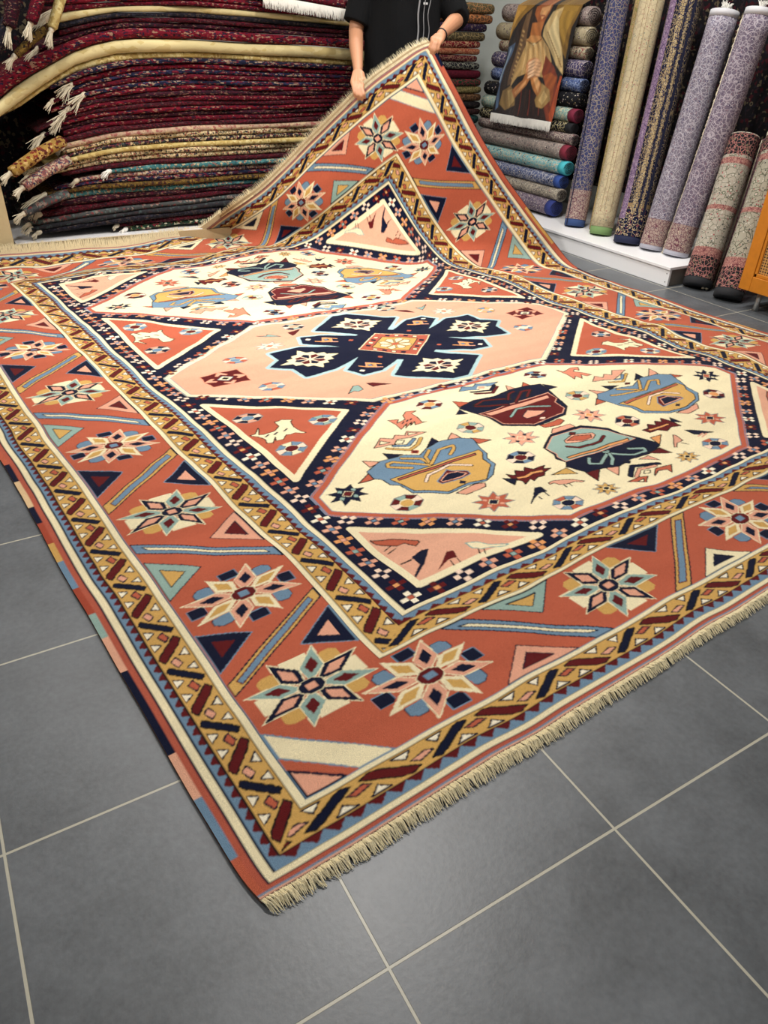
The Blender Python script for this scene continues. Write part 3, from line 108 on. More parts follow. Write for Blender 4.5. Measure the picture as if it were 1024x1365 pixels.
def persian(key, base, cols, sc=22, sc2=60, mode='spots', stretch=(1,1,1), dens=.5, bump=.5, rings=None, vine=.055):
    """woven rug pattern: small cellular motifs of several yarn colours on a ground colour"""
    if key in _pm: return _pm[key]
    m,nt,b=newmat(key); L=nt.links.new
    tc=nd(nt,'ShaderNodeTexCoord'); oi=nd(nt,'ShaderNodeObjectInfo')
    mp=nd(nt,'ShaderNodeMapping'); mp.inputs['Scale'].default_value=stretch
    mul=nd(nt,'ShaderNodeVectorMath',operation='SCALE'); mul.inputs['Scale'].default_value=7.0
    cmb=nd(nt,'ShaderNodeCombineXYZ'); L(oi.outputs['Random'],cmb.inputs[0]); L(oi.outputs['Random'],cmb.inputs[1]); L(cmb.outputs[0],mul.inputs[0])
    ad=nd(nt,'ShaderNodeVectorMath',operation='ADD'); L(tc.outputs['Object'],mp.inputs['Vector']); L(mp.outputs['Vector'],ad.inputs[0]); L(mul.outputs[0],ad.inputs[1])
    vec=ad.outputs[0]
    v1=nd(nt,'ShaderNodeTexVoronoi',i_Scale=sc); L(vec,v1.inputs['Vector'])
    v2=nd(nt,'ShaderNodeTexVoronoi',i_Scale=sc2,distance='MANHATTAN'); L(vec,v2.inputs['Vector'])
    n1=nd(nt,'ShaderNodeTexNoise',i_Scale=sc*.6,i_Detail=3.0); L(vec,n1.inputs['Vector'])
    sp=nd(nt,'ShaderNodeSeparateColor'); L(v2.outputs['Color'],sp.inputs[0])
    sp1=nd(nt,'ShaderNodeSeparateColor'); L(v1.outputs['Color'],sp1.inputs[0])
    rp=nd(nt,'ShaderNodeValToRGB'); rp.color_ramp.interpolation='CONSTANT'
    el=rp.color_ramp.elements; el[0].position=0; el[0].color=(*hx(base),1); el[1].position=dens; el[1].color=(*hx(cols[0]),1)
    for i,c in enumerate(cols[1:]):
        e=el.new(dens+(1-dens)*(i+1)/len(cols)); e.color=(*hx(c),1)
    L(sp.outputs[0],rp.inputs['Fac'])
    # rosettes: rings round the larger cells
    rr=nd(nt,'ShaderNodeValToRGB'); rr.color_ramp.interpolation='CONSTANT'; e=rr.color_ramp.elements
    rc=rings or (cols[0],cols[-1],cols[1%len(cols)])
    e[0].position=0; e[0].color=(*hx(rc[0]),1); e[1].position=.10; e[1].color=(*hx(rc[1]),1)
    x=e.new(.15); x.color=(*hx(base),1); x=e.new(.19); x.color=(*hx(rc[2]),1)
    L(v1.outputs['Distance'],rr.inputs['Fac'])
    gt=nd(nt,'ShaderNodeMath',operation='LESS_THAN'); gt.inputs[1].default_value=.27; L(v1.outputs['Distance'],gt.inputs[0])
    gt2=nd(nt,'ShaderNodeMath',operation='GREATER_THAN'); gt2.inputs[1].default_value=.45; L(sp1.outputs[0],gt2.inputs[0])
    ml=nd(nt,'ShaderNodeMath',operation='MULTIPLY'); L(gt.outputs[0],ml.inputs[0]); L(gt2.outputs[0],ml.inputs[1])
    mx=nd(nt,'ShaderNodeMix',data_type='RGBA'); L(ml.outputs[0],mx.inputs['Factor']); L(rp.outputs['Color'],mx.inputs['A']); L(rr.outputs['Color'],mx.inputs['B'])
    out=mx.outputs['Result']
    if mode in('floral','medal'):
        ve=nd(nt,'ShaderNodeTexVoronoi',i_Scale=sc*1.15,feature='DISTANCE_TO_EDGE'); L(vec,ve.inputs['Vector'])
        le=nd(nt,'ShaderNodeMath',operation='LESS_THAN'); le.inputs[1].default_value=vine; L(ve.outputs['Distance'],le.inputs[0])
        v4=nd(nt,'ShaderNodeTexVoronoi',i_Scale=sc2); L(vec,v4.inputs['Vector'])
        s4=nd(nt,'ShaderNodeSeparateColor'); L(v4.outputs['Color'],s4.inputs[0])
        l4=nd(nt,'ShaderNodeMath',operation='LESS_THAN'); l4.inputs[1].default_value=.34; L(v4.outputs['Distance'],l4.inputs[0])
        r4=nd(nt,'ShaderNodeValToRGB'); r4.color_ramp.interpolation='CONSTANT'; e=r4.color_ramp.elements; e[0].position=0; e[0].color=(*hx(base),1); e[1].position=.3; e[1].color=(*hx(cols[0]),1)
        for i,c in enumerate(cols[1:]):
            x=e.new(.3+.7*(i+1)/len(cols)); x.color=(*hx(c),1)
        L(s4.outputs[1],r4.inputs['Fac'])
        def mixc(f,a,bcol,bsock=None):
            q=nd(nt,'ShaderNodeMix',data_type='RGBA'); L(f,q.inputs['Factor'])
            if a is None: q.inputs['A'].default_value=(*hx(base),1)
            else: L(a,q.inputs['A'])
            if bsock is None: q.inputs['B'].default_value=(*hx(bcol),1)
            else: L(bsock,q.inputs['B'])
            return q.outputs['Result']
        o1=mixc(l4.outputs[0],None,None,r4.outputs['Color'])
        o2=mixc(le.outputs[0],o1,cols[0])
        out=mixc(ml.outputs[0],o2,None,rr.outputs['Color'])
    if mode=='medal':   # pale outlines round big medallions
        v3=nd(nt,'ShaderNodeTexVoronoi',i_Scale=sc*.33); L(vec,v3.inputs['Vector'])
        r3=nd(nt,'ShaderNodeValToRGB'); e=r3.color_ramp.elements; e[0].position=.39; e[0].color=(0,0,0,1); e[1].position=.415; e[1].color=(.6,.6,.6,1)
        x=e.new(.435); x.color=(.6,.6,.6,1); x=e.new(.46); x.color=(0,0,0,1)
        L(v3.outputs['Distance'],r3.inputs['Fac'])
        m3=nd(nt,'ShaderNodeMix',data_type='RGBA'); m3.inputs['B'].default_value=(*hx(cols[-1]),1); L(r3.outputs['Color'],m3.inputs['Factor']); L(out,m3.inputs['A']); out=m3.outputs['Result']
    nv=nd(nt,'ShaderNodeTexNoise',i_Scale=9.0,i_Detail=2.0); L(vec,nv.inputs['Vector'])
    mr=nd(nt,'ShaderNodeMapRange'); mr.inputs['To Min'].default_value=.8; mr.inputs['To Max'].default_value=1.15; L(nv.outputs['Fac'],mr.inputs['Value'])
    vm=nd(nt,'ShaderNodeVectorMath',operation='SCALE'); L(out,vm.inputs[0]); L(mr.outputs[0],vm.inputs['Scale'])
    L(vm.outputs[0],b.inputs['Base Color'])
    b.inputs['Roughness'].default_value=.9; b.inputs['Specular IOR Level'].default_value=.2
    fn=nd(nt,'ShaderNodeTexNoise',i_Scale=420.0,i_Detail=2.0); L(tc.outputs['Object'],fn.inputs['Vector'])
    bp=nd(nt,'ShaderNodeBump',i_Strength=bump,i_Distance=.003); L(fn.outputs['Fac'],bp.inputs['Height']); L(bp.outputs['Normal'],b.inputs['Normal'])
    _pm[key]=m; return m
# ---------------------------------------------------------------- the rug's woven design as a raster (tile units)
PAL=dict(N='#0a1029',M='#5a1416',R='#b25a41',P='#d99d82',E='#d8955c',K='#e6d9b2',O='#c79d57',B='#6a859b',T='#8ba59b',L='#e8cdb6',S='#cf7f64',D='#171414',V='#a3c0c2',W='#ece2c8',G='#85837f',H='#ab5642',F='#d9a286',Q='#9c4430',C='#d6b78c')
KEYS=list(PAL); IDX={k:i for i,k in enumerate(KEYS)}
PCOL=np.array([hx(PAL[k]) for k in KEYS])
RS=.004
GX,GY=int(W/RS)+2,int(LR/RS)+2
IM=np.zeros((GY,GX),np.uint8)
def fill(pts, c):
    p=np.array(pts,float); 
    x0,y0=np.maximum((p.min(0)/RS).astype(int)-1,0); x1,y1=(p.max(0)/RS).astype(int)+2
    x1=min(x1,GX); y1=min(y1,GY)
    if x1<=x0 or y1<=y0: return
    X=((np.arange(x0,x1)+.5)*RS)[None,:]; Y=((np.arange(y0,y1)+.5)*RS)[:,None]
    ins=np.zeros((y1-y0,x1-x0),bool); n=len(p)
    for i in range(n):
        ax,ay=p[i]; bx,by=p[(i+1)%n]
        if ay==by: continue
        cond=((ay>Y)!=(by>Y)); xi=ax+(Y-ay)*(bx-ax)/(by-ay)
        ins^=(cond&(X<xi))
    IM[y0:y1,x0:x1][ins]=IDX[c]
def stroke(pts, w, c, closed=False, dash=None):
    p=[np.array(q,float) for q in pts]
    if closed: p.append(p[0])
    for a,b in zip(p[:-1],p[1:]):
        lo=np.minimum(a,b)-w; hi=np.maximum(a,b)+w
        x0,y0=np.maximum((lo/RS).astype(int),0); x1,y1=(hi/RS).astype(int)+2; x1=min(x1,GX); y1=min(y1,GY)
        if x1<=x0 or y1<=y0: continue
        X=((np.arange(x0,x1)+.5)*RS)[None,:]; Y=((np.arange(y0,y1)+.5)*RS)[:,None]
        d=b-a; l2=max(d@d,1e-9); t=np.clip(((X-a[0])*d[0]+(Y-a[1])*d[1])/l2,0,1)
        dist=np.hypot(X-a[0]-t*d[0],Y-a[1]-t*d[1])
        IM[y0:y1,x0:x1][dist<w/2]=IDX[c]
def poly(pts,c,ol=None,w=.009):
    fill(pts,c)
    if ol: stroke(pts,w,ol,True)
def rect(u0,v0,c): fill([(u0,v0),(W-u0,v0),(W-u0,LR-v0),(u0,LR-v0)],c)
def ring(u0,v0,c,w=.008): stroke([(u0,v0),(W-u0,v0),(W-u0,LR-v0),(u0,LR-v0)],w,c,True)
# outer stripes
rect(0,0,'H')
r_=random.Random(3)
selv=[('R',.25),('B',.57),('F',.83),('N',1.39),('F',1.66),('T',1.87),('Q',2.12),('B',2.41),('O',2.61),('Q',2.85),('N',3.05),('C',3.40),('N',3.66),('R',3.9)]
cyc='BONFTQCNRB'; v=3.9; k=0
while v<LR: v2=v+r_.uniform(.2,.35); selv.append((cyc[k%10],v2)); v=v2; k+=1
v=0
for c,v2 in selv:
    fill([(0,v),(.034,v),(.034,v2),(0,v2)],c); v=v2
v=0; k=0
while v<LR:
    v2=v+r_.uniform(.25,.6); c='RRHRNRO'[k%7]; fill([(W-.03,v),(W,v),(W,v2),(W-.03,v2)],c); v=v2; k+=1
for sgn in (0,1):        # kilim ends: peach, navy cord
    f=lambda a,b,c: fill([(0.0,abs(sgn*LR-a)),(W,abs(sgn*LR-a)),(W,abs(sgn*LR-b)),(0.0,abs(sgn*LR-b))],c)
    f(0,.046,'C'); f(.044,.052,'N'); f(.052,.062,'F'); f(.062,.067,'B')
def band(u0,v0,c):
    fill([(u0,v0),(W-u0,v0),(W-u0,LR-v0),(u0,LR-v0)],c)
band(.058,.085,'N'); band(.064,.088,'K'); band(.098,.111,'N'); band(.104,.115,'B')
def teeth(u0,v0,du,dv,pu,pv,c):
    """toothed edge: bases on the rectangle (u0,v0), tips du/dv away (sign gives the side)"""
    n=round((LR-2*v0)/pu)
    for i in range(n):
        a=v0+(LR-2*v0)*i/n; b=v0+(LR-2*v0)*(i+1)/n
        for m in (0,1):
            uu=lambda t: W-t if m else t
            fill([(uu(u0),a),(uu(u0),b),(uu(u0-du),a+(b-a)*.35)],c)
    n=round((W-2*u0)/pv)
    for i in range(n):
        a=u0+(W-2*u0)*i/n; b=u0+(W-2*u0)*(i+1)/n
        for m in (0,1):
            vv=lambda t: LR-t if m else t
            fill([(a,vv(v0)),(b,vv(v0)),(a+(b-a)*.5,vv(v0-dv))],c)
teeth(.142,.161,.03,.034,.0625,.088,'M')
band(.142,.161,'D'); band(.148,.165,'O')
band(.288,.283,'D'); band(.293,.287,'K'); band(.325,.311,'D'); band(.331,.315,'R')
UO,VO=(.148,.288),(.165,.283)
UI,VI=(1.022,1.195),(.815,.925)
band(.98,.785,'D'); band(.985,.789,'K'); band(1.015,.808,'D'); band(1.021,.812,'O')
band(1.193,.927,'D'); band(1.198,.931,'B')
teeth(1.198,.931,-.032,-.03,.0625,.09,'M')
band(1.245,.972,'D'); band(1.25,.976,'K'); band(1.281,1.0,'N')
# latticed ochre guard bands
def ochre(f):
    """f(a,b)->(u,v); one repeat, a in periods, b 0..1 across (outer to inner)"""
    def pp(pts,c,ol=None,w=.007): poly([f(*p) for p in pts],c,ol,w)
    def bar(a0,a1,c,t):
        pp([(a0,.04),(a0+t,.18),(a1+t,.82),(a1,.96),(a1-t,.82),(a0-t,.18)],c,'D')
    bar(.135,-.135,'N',.068)
    bar(.385,.635,'M',.088)
    pp([(.01,.93),(.15,.93),(.09,.64)],'W','N'); pp([(.29,.93),(.46,.93),(.36,.66)],'W','N')
    pp([(.15,.44),(.21,.62),(.34,.50),(.28,.32)],'P','N')
    pp([(.56,.07),(.72,.07),(.64,.36)],'W','N'); pp([(.82,.07),(.99,.07),(.91,.36)],'W','N')
    pp([(.66,.50),(.72,.68),(.86,.56),(.80,.38)],'R','N')
def lattice(U_,V_,ends):
    pu=.375; pv=.555
    k0=0
    v0=V_[0]; 
    c0=1.22-pu*20
    for i in range(60):
        c=c0+pu*i
        if ends or c<v0-pu or c>LR-v0+.3*pu: continue
        for m in (0,1):
            ochre(lambda a,b:( (W-(U_[0]+(U_[1]-U_[0])*b)) if m else U_[0]+(U_[1]-U_[0])*b, c+a*pu))
    for m in (0,1):
        ph=.925 if U_[0]<.5 else 1.18
        for i in range(-3,20):
            c=ph+pv*i
            if not ends or c<U_[0]-.3*pv or c>W-U_[0]+pv: continue
            if m==0: ochre(lambda a,b:(c-a*pv, V_[0]+(V_[1]-V_[0])*b))
            else: ochre(lambda a,b:(W-c+a*pv, LR-(V_[0]+(V_[1]-V_[0])*b)))
def guard(U_,V_):
    global IM
    X=((np.arange(GX)+.5)*RS)[None,:]; Y=((np.arange(GY)+.5)*RS)[:,None]
    Xm=np.minimum(X,W-X); Ym=np.minimum(Y,LR-Y)
    a=(Xm-U_[0])/(U_[1]-U_[0]); b=(Ym-V_[0])/(V_[1]-V_[0])
    inb=((a>0)&(b>0)&((a<1)|(b<1))); ends=inb&(b<a); base=IM.copy()
    lattice(U_,V_,0); A=IM.copy(); IM=base.copy(); lattice(U_,V_,1); B=IM.copy()
    IM=np.where(ends,B,np.where(inb,A,base)).astype(np.uint8)
guard(UO,VO); guard(UI,VI)
# corner fillers of the guard bands
def four(fn):
    for mu in (0,1):
        for mv in (0,1):
            fn(lambda p:((W-p[0]) if mu else p[0],(LR-p[1]) if mv else p[1]))
# eight-pointed flowers
def flower(cu,cv,kind,su=.285,sv=.22):
    f=lambda r,a,su=su,sv=sv:(cu+su*r*math.cos(a),cv+sv*r*math.sin(a))
    q=math.pi/4
    for i in range(8):
        a=i*q
        if i%2==0:
            c='K' if kind=='A' else 'N'
            r0,r1,h=(.45,.92,.24) if kind=='A' else (.70,1.0,.17)
            ca,sa=math.cos(a),math.sin(a)
            g=lambda x,y:(cu+su*(x*ca-y*sa),cv+sv*(x*sa+y*ca))
            poly([g(r0,-h),(g(r1,-h)),g(r1,h),g(r0,h)],c,None if kind=='A' else 'B',.005)
        else:
            c='O' if kind=='A' else 'B'
            ca,sa=math.cos(a),math.sin(a); g=lambda x,y:(cu+su*(x*ca-y*sa),cv+sv*(x*sa+y*ca))
            poly([g(.4,-.2),g(.85,-.2),g(.97,-.08),g(.97,.08),g(.85,.2),g(.4,.2)],c,'N' if kind!='A' else None,.004)
    for i in range(8):
        a=q*(i+.5)
        if kind=='A': oc,ic=('N','P') if i%2==0 else ('T','M')
        else: oc,ic=('K','O') if i%2==0 else ('P','N')
        pet=[f(.10,a),f(.56,a-.3927),f(1.10,a),f(.56,a+.3927)]
        poly(pet,oc,'K' if oc!='K' else 'R',.006)
        x0,x1=(.30,.84) if i%2==0 else (.34,.80)
        poly([f(x0,a),f(.55,a-.21),f(x1,a),f(.57,a+.21)],ic,None)
    rc=('N','P') if kind=='A' else ('M','B')
    poly([f(.24,q*(i+.5)) for i in range(8)],rc[0],'K',.005)
    poly([f(.13,q*(i)*2+q) for i in range(4)],rc[1],None)
# main border dividers; s along, t across 0(outer)..1(inner)
def divider(f, typ, rise, c1, c2, sc):
    """f(s,t); typ 'O' ochre bar with blue core or 'B' blue bar with cream core; rise=+1 inner end further along"""
    h=.245*sc; w=.055*sc
    co,ci=('O','B') if typ=='O' else ('B','K')
    poly([f(-rise*h-w,0),f(-rise*h+w,0),f(rise*h+w,1),f(rise*h-w,1)],co,'N',.008)
    k=.86
    poly([f(-rise*h*k-w*.4,.09),f(-rise*h*k+w*.4,.07),f(rise*h*k+w*.4,.91),f(rise*h*k-w*.4,.93)],ci,'N' if typ=='B' else 'M',.006)
    for (s0,s1,sa,t0,ta),(oc,ic) in (((-rise*.08*sc,rise*.31*sc,rise*.13*sc,0,.36),c1),((-rise*.31*sc,rise*.08*sc,-rise*.13*sc,1,.62),c2)):
        poly([f(s0,t0),f(s1,t0),f(sa,ta)],oc,'N' if oc!='N' else 'B',.006)
        cs=(s0+s1+sa)/3; ct=(t0*2+ta)/3
        poly([f(cs+(s0-cs)*.45,ct+(t0-ct)*.42),f(cs+(s1-cs)*.45,ct+(t0-ct)*.42),f(cs+(sa-cs)*.45,ct+(ta-ct)*.45)],ic,'N',.006)
U0,U1,V0,V1=.338,.975,.318,.782
lev=[(.83,'A'),(1.57,'B'),(2.53,'A'),(3.51,'B'),(4.56,'A'),(5.60,'B'),(6.66,'A'),(7.80,'B')]
for i,(s,k) in enumerate(lev):
    flower(.65,s,k); flower(W-.65,s,k)
    if i<7:
        c=(s+lev[i+1][0])/2-.01; sc=min(1.05,(lev[i+1][0]-s)/.98)
        for m in (0,1):
            f=lambda a,b,m=m,c=c:((W-(U0+(U1-U0)*b)) if m else U0+(U1-U0)*b, c+a)
            if k=='A': divider(f,'O',1,('N','M'),('N','P'),sc)
            else: divider(f,'B',-1,('T','O'),('P','M'),sc)
nearF=[(1.08,'B'),(2.31,'A'),(3.55,'B'),(4.80,'A'),(6.03,'B')]
for m in (0,1):
    for i,(s,k) in enumerate(nearF):
        uu=W-s if m else s
        kk=k if not m else ('A' if k=='B' else 'B')
        flower(uu,LR-.555 if m else .555,kk,.285,.215)
        if i<4:
            c=(s+nearF[i+1][0])/2
            f=(lambda a,b,c=c:(W-(c+a),LR-(V0+(V1-V0)*b))) if m else (lambda a,b,c=c:(c+a,V0+(V1-V0)*b))
            typ,rise={0:('B',-1),1:('O',1),2:('O',-1),3:('B',1)}[i]
            if typ=='B': divider(f,'B',rise,('P','M'),('T','O'),1.2)
            else: divider(f,'O',rise,('K','N'),('N','M'),1.2)
def corner(m):
    poly([m(p) for p in [(.335,.70),(.72,.318),(.56,.318),(.335,.55)]],'K','B',.007)
    poly([m(p) for p in [(.335,.47),(.50,.318),(.335,.318)]],'P','N',.012)
four(corner)
ring(.331,.315,'B',.006)
# field
HEX=[(1.45,2.2),(1.45,2.02),(2.64,1.125),(4.47,1.125),(5.67,2.02),(5.67,2.2),(4.42,3.17),(2.68,3.17)]
MID=[(1.45,4.12),(2.62,3.285),(4.5,3.285),(5.67,4.12),(5.67,4.53),(4.5,5.365),(2.62,5.365),(1.45,4.53)]
rot=lambda p:(W-p[0],LR-p[1])
mu_=lambda p:(W-p[0],p[1])
mv_=lambda p:(p[0],LR-p[1])
idn=lambda p:tuple(p)
def framed(pts,c,bc,w=.04,ol='D'):
    fill(pts,c); stroke(pts,w,bc,True)
    cx=sum(p[0] for p in pts)/len(pts); cy=sum(p[1] for p in pts)/len(pts)
for m in (idn,rot):
    P0=[m(p) for p in HEX]; stroke(P0,.075,'B',True); stroke(P0,.064,'R',True); fill(P0,'K'); stroke(P0,.05,'B',True); stroke(P0,.04,'R',True)
stroke(MID,.06,'K',True); fill(MID,'F'); stroke(MID,.05,'B',True); stroke(MID,.04,'K',True)
SPN=[(1.46,1.80),(1.46,1.125),(2.35,1.125)]; RED=[(1.46,3.88),(1.46,2.46),(2.31,3.20)]
for m in (idn,rot,mu_,mv_):
    P0=[m(p) for p in SPN]; fill(P0,'F'); stroke(P0,.05,'K',True); 
    P0=[m(p) for p in RED]; fill(P0,'R'); stroke(P0,.05,'K',True)
MOT=json.loads(MOTIFS)
def gul(c,cols):
    u,v=c; a,b,k=cols
    R=[(u+.115*math.cos(math.pi/8+i*math.pi/4),v+.09*math.sin(math.pi/8+i*math.pi/4)) for i in range(8)]
    r=[(u+.052*math.cos(math.pi/8+i*math.pi/4),v+.042*math.sin(math.pi/8+i*math.pi/4)) for i in range(8)]
    seg=[a,b,a,'L',a,b,a,'L'] if a!='T' else ['T','O','T','L','T','O','T','L']
    for i in range(8):
        j=(i+1)%8; poly([R[i],R[j],r[j],r[i]],seg[i],'D',.005)
    fill(r,k); stroke(r,.005,'K',True); stroke(R,.006,'G',True)
def star(c,cols,R=.148,n=8):
    u,v=c; pts=[]
    for i in range(n*2):
        a=math.pi*i/n+math.pi/n/2; rr=R if i%2==0 else R*.56
        pts.append((u+rr*math.cos(a),v+rr*.80*math.sin(a)))
    poly(pts,cols[0],'G' if cols[0]!='N' else None,.007)
    for i in range(4):
        a=math.pi/2*i+.5; x,y=u+R*.45*math.cos(a),v+R*.36*math.sin(a); d=R*.13
        fill([(x-d,y),(x,y-d),(x+d,y),(x,y+d)],cols[1])
    d=R*.24; poly([(u-d*1.2,v),(u,v-d),(u+d*1.2,v),(u,v+d)],cols[2],'K',.005)
def crab(c,cols):
    u,v=c
    for a in range(4):
        an=math.pi/2*a+.78
        g=lambda x,y:(u+(x*math.cos(an)-y*math.sin(an))*1.12,v+(x*math.sin(an)+y*math.cos(an))*.88)
        poly([g(.03,-.03),g(.10,-.03),g(.12,-.11),g(.16,-.05),g(.21,0),g(.16,.05),g(.12,.11),g(.10,.03),g(.03,.03)],cols[0],'S',.006)
    poly([(u-.12,v),(u,v-.095),(u+.12,v),(u,v+.095)],cols[0],None)
    poly([(u-.07,v),(u,v-.055),(u+.07,v),(u,v+.055)],cols[1],'B',.006); fill([(u-.035,v),(u,v-.028),(u+.035,v),(u,v+.028)],cols[2])
def draw(items,m):
    for k,c,x,pts in items:
        pts=[m(p) for p in pts]
        if k=='p': poly(pts,c,x or None,.008)
        elif k=='s': 
            if float(x)>.015: stroke(pts,float(x)+.012,'D')
            stroke(pts,float(x),c)
        elif k=='g': gul(pts[0],c)
        elif k=='8': star(pts[0],c)
        elif k=='7': star(pts[0],c,.10)
        elif k=='X': crab(pts[0],c)
for m in (idn,rot): draw(MOT['hex'],m)
for m in (idn,rot,mu_,mv_): draw(MOT['spN'],m); draw(MOT['red'],m)
# central medallion
CU,CV=W/2,LR/2
def cp(pts,mx=1,my=1): return [(CU+mx*x,CV+my*y) for x,y in pts]
arms=[]
body=[(.50,.13),(.17,.38),(-.17,.38),(-.50,.13),(-.50,-.13),(-.17,-.38),(.17,-.38),(.50,-.13)]
arms.append(cp(body))
for s1 in (1,-1):
    arms.append(cp([(.40,.11),(.84,.31),(1.13,.31),(1.14,.12),(1.29,0),(1.14,-.13),(1.13,-.33),(.84,-.31),(.40,-.11)],s1))
    arms.append(cp([(.13,.34),(.47,.67),(.08,.99),(-.08,.99),(-.47,.67),(-.13,.34)],1,s1))
    for s2 in (1,-1): arms.append(cp([(.44,.10),(.76,.38),(.70,.54),(.50,.53),(.14,.30)],s1,s2))
for a in arms: stroke(a,.07,'V',True)
for a in arms: fill(a,'N')
for s1 in (1,-1):
    for c,rx,ry in (((s1*.90,0),.30,.235),((0,s1*.665),.30,.235)):
        pts=[]
        for i in range(24):
            a=2*math.pi*i/24; r=1/(abs(math.cos(a))+abs(math.sin(a)))*(1.0 if i%2==0 else .80)
            pts.append((CU+c[0]+rx*r*math.cos(a),CV+c[1]+ry*r*math.sin(a)))
        poly(pts,'K','D',.006)
        for i in range(8):
            a=i*math.pi/4; q_=.34
            g=lambda r,b:(CU+c[0]+.155*r*math.cos(b),CV+c[1]+.12*r*math.sin(b))
            poly([g(.12,a),g(.80,a-.36),g(1,a),g(.80,a+.36)],'M' if i%2 else 'N','L',.004)
    for s2 in (1,-1):
        x,y=CU+s1*.52,CV+s2*.37
        poly([(x-.06,y-.03),(x+.02,y-.075),(x+.07,y+.02),(x,y+.075)],'E','P',.006); poly([(x-.02,y-.02),(x+.02,y-.02),(x+.02,y+.02),(x-.02,y+.02)],'B','N',.006)
        stroke([(x-.05,y-.03),(x-.1,y+.02)],.018,'E'); stroke([(x+.05,y+.03),(x+.1,y-.02)],.018,'E'); stroke([(x+.02,y-.07),(x+.07,y-.09)],.016,'P')
        x,y=CU+s1*.66,CV+s2*.46; fill([(x-.03,y),(x,y-.025),(x+.03,y),(x,y+.025)],'W')
        x,y=CU+s1*.33,CV+s2*.245; fill([(x-.03,y),(x,y-.025),(x+.03,y),(x,y+.025)],'R')
sq=lambda k:[(CU+.40*k,CV),(CU,CV+.345*k),(CU-.40*k,CV),(CU,CV-.345*k)]
poly(sq(1),'H','K',.01); poly(sq(.64),'O','N',.008)
for t in (-.3,-.1,.1,.3):
    for e in range(4):
        a=np.array(sq(.82)); p0=a[e]; p1=a[(e+1)%4]; p=p0+(p1-p0)*(t+.5); d=.027
        poly([(p[0]-d,p[1]),(p[0],p[1]-d),(p[0]+d,p[1]),(p[0],p[1]+d)],'K' if t in(-.3,.1) else 'N','N',.005)
for i in range(8):
    a=i*math.pi/4; g=lambda r,b:(CU+.17*r*math.cos(b),CV+.14*r*math.sin(b))
    poly([g(.15,a),g(.8,a-.33),g(1,a),g(.8,a+.33)],'K','N',.006)
fill([(CU-.045,CV),(CU,CV-.035),(CU+.045,CV),(CU,CV+.035)],'R')
for it in MOT['mid']: 
    draw([it],idn)
for m in (rot,): draw([it for it in MOT['mid'] if it[0] in 'X'],m)
# little crosses along the navy bands
CC=[('W','R'),('M','E'),('L','N'),('P','B'),('R','T'),('E','P'),('F','B')]
def cross(p,k,s=1.0):
    a,b=CC[k%7]
    for dx,dy in ((1,0),(0,1),(-1,0),(0,-1)):
        x,y=p[0]+dx*.041*s,p[1]+dy*.034*s; e,h=.0185*s,.0155*s
        fill([(x-e,y-h),(x+e,y-h),(x+e,y+h),(x-e,y+h)],a)
    e,h=.0165*s,.0135*s; fill([(p[0]-e,p[1]-h),(p[0]+e,p[1]-h),(p[0]+e,p[1]+h),(p[0]-e,p[1]+h)],b)
def run(a,b,n,k0,ms,s=1.0):
    for i in range(n):
        t=i/(n-1); p=(a[0]+(b[0]-a[0])*t,a[1]+(b[1]-a[1])*t)
        for m in ms: cross(m(p),k0+i,s)
n=round((LR-2*1.065)/.1285); run((1.365,1.065),(1.365,LR-1.065),n,0,(idn,mu_),1.0)
run((1.53,1.055),(W-1.53,1.055),23,1,(idn,rot),1.0)
run((1.50,1.90),(2.42,1.20),8,2,(idn,rot,mu_,mv_),1.0)
run((1.54,2.36),(2.54,3.16),9,3,(idn,rot,mu_,mv_),1.0)
run((2.72,3.225),(W-2.72,3.225),10,5,(idn,rot),1.0)
run((1.52,4.02),(2.44,3.32),8,1,(idn,rot,mu_,mv_),1.0)

# ---------------------------------------------------------------- shape of the rug: flat on the tiles, one corner lifted
MP=json.loads(MAP); Q=np.array(MP['q']); TX=np.array(MP['X']); TC=np.array(MP['C'])
CTH,STH=math.cos(.06),math.sin(.06)
KN=np.array([0,.45,.9,1.4,1.9,2.5,3.3])
def surf0(u,v):
    a,d=Q[:2]; ph=np.concatenate([[0],Q[2:8]]); n0,n1=math.cos(a),math.sin(a)
    s=u*n0+v*n1-d; ss=np.linspace(0,4,400); phi=np.interp(ss,KN,ph); h=ss[1]
    X=np.concatenate([[0],np.cumsum(np.cos((phi[1:]+phi[:-1])/2))*h]); Z=np.concatenate([[0],np.cumsum(np.sin((phi[1:]+phi[:-1])/2))*h])
    sp=np.maximum(s,0); dx=np.interp(sp,ss,X)-sp; z=np.interp(sp,ss,Z)
    uu=u+dx*n0; vv=v+dx*n1
    t=np.clip((v-8.05)/.55,0,1); zl=.13*t*t*(3-2*t)*np.clip(3.9-u,0,1)
    return np.stack([.676+CTH*uu-STH*vv, -.69+STH*uu+CTH*vv, np.maximum(z,zl)],-1)
def tps(U):
    r2=((U[:,None]-TX[None])**2).sum(2)
    return (.5*r2*np.log(r2+1e-12))@TC[:len(TX)]+np.c_[np.ones(len(U)),U]@TC[len(TX):]
cgx,cgy=np.linspace(-.1,W+.1,240),np.linspace(-.1,LR+.1,290)
_g=np.stack(np.meshgrid(cgx,cgy),-1).reshape(-1,2)
DISP=np.concatenate([tps(_g[i:i+4000]) for i in range(0,len(_g),4000)]).reshape(290,240,3)
def bil(u,v):
    fx=np.clip((u-cgx[0])/(cgx[1]-cgx[0]),0,238.999); fy=np.clip((v-cgy[0])/(cgy[1]-cgy[0]),0,288.999)
    i=fx.astype(int); j=fy.astype(int); a=(fx-i)[...,None]; b=(fy-j)[...,None]
    return (DISP[j,i]*(1-a)+DISP[j,i+1]*a)*(1-b)+(DISP[j+1,i]*(1-a)+DISP[j+1,i+1]*a)*b
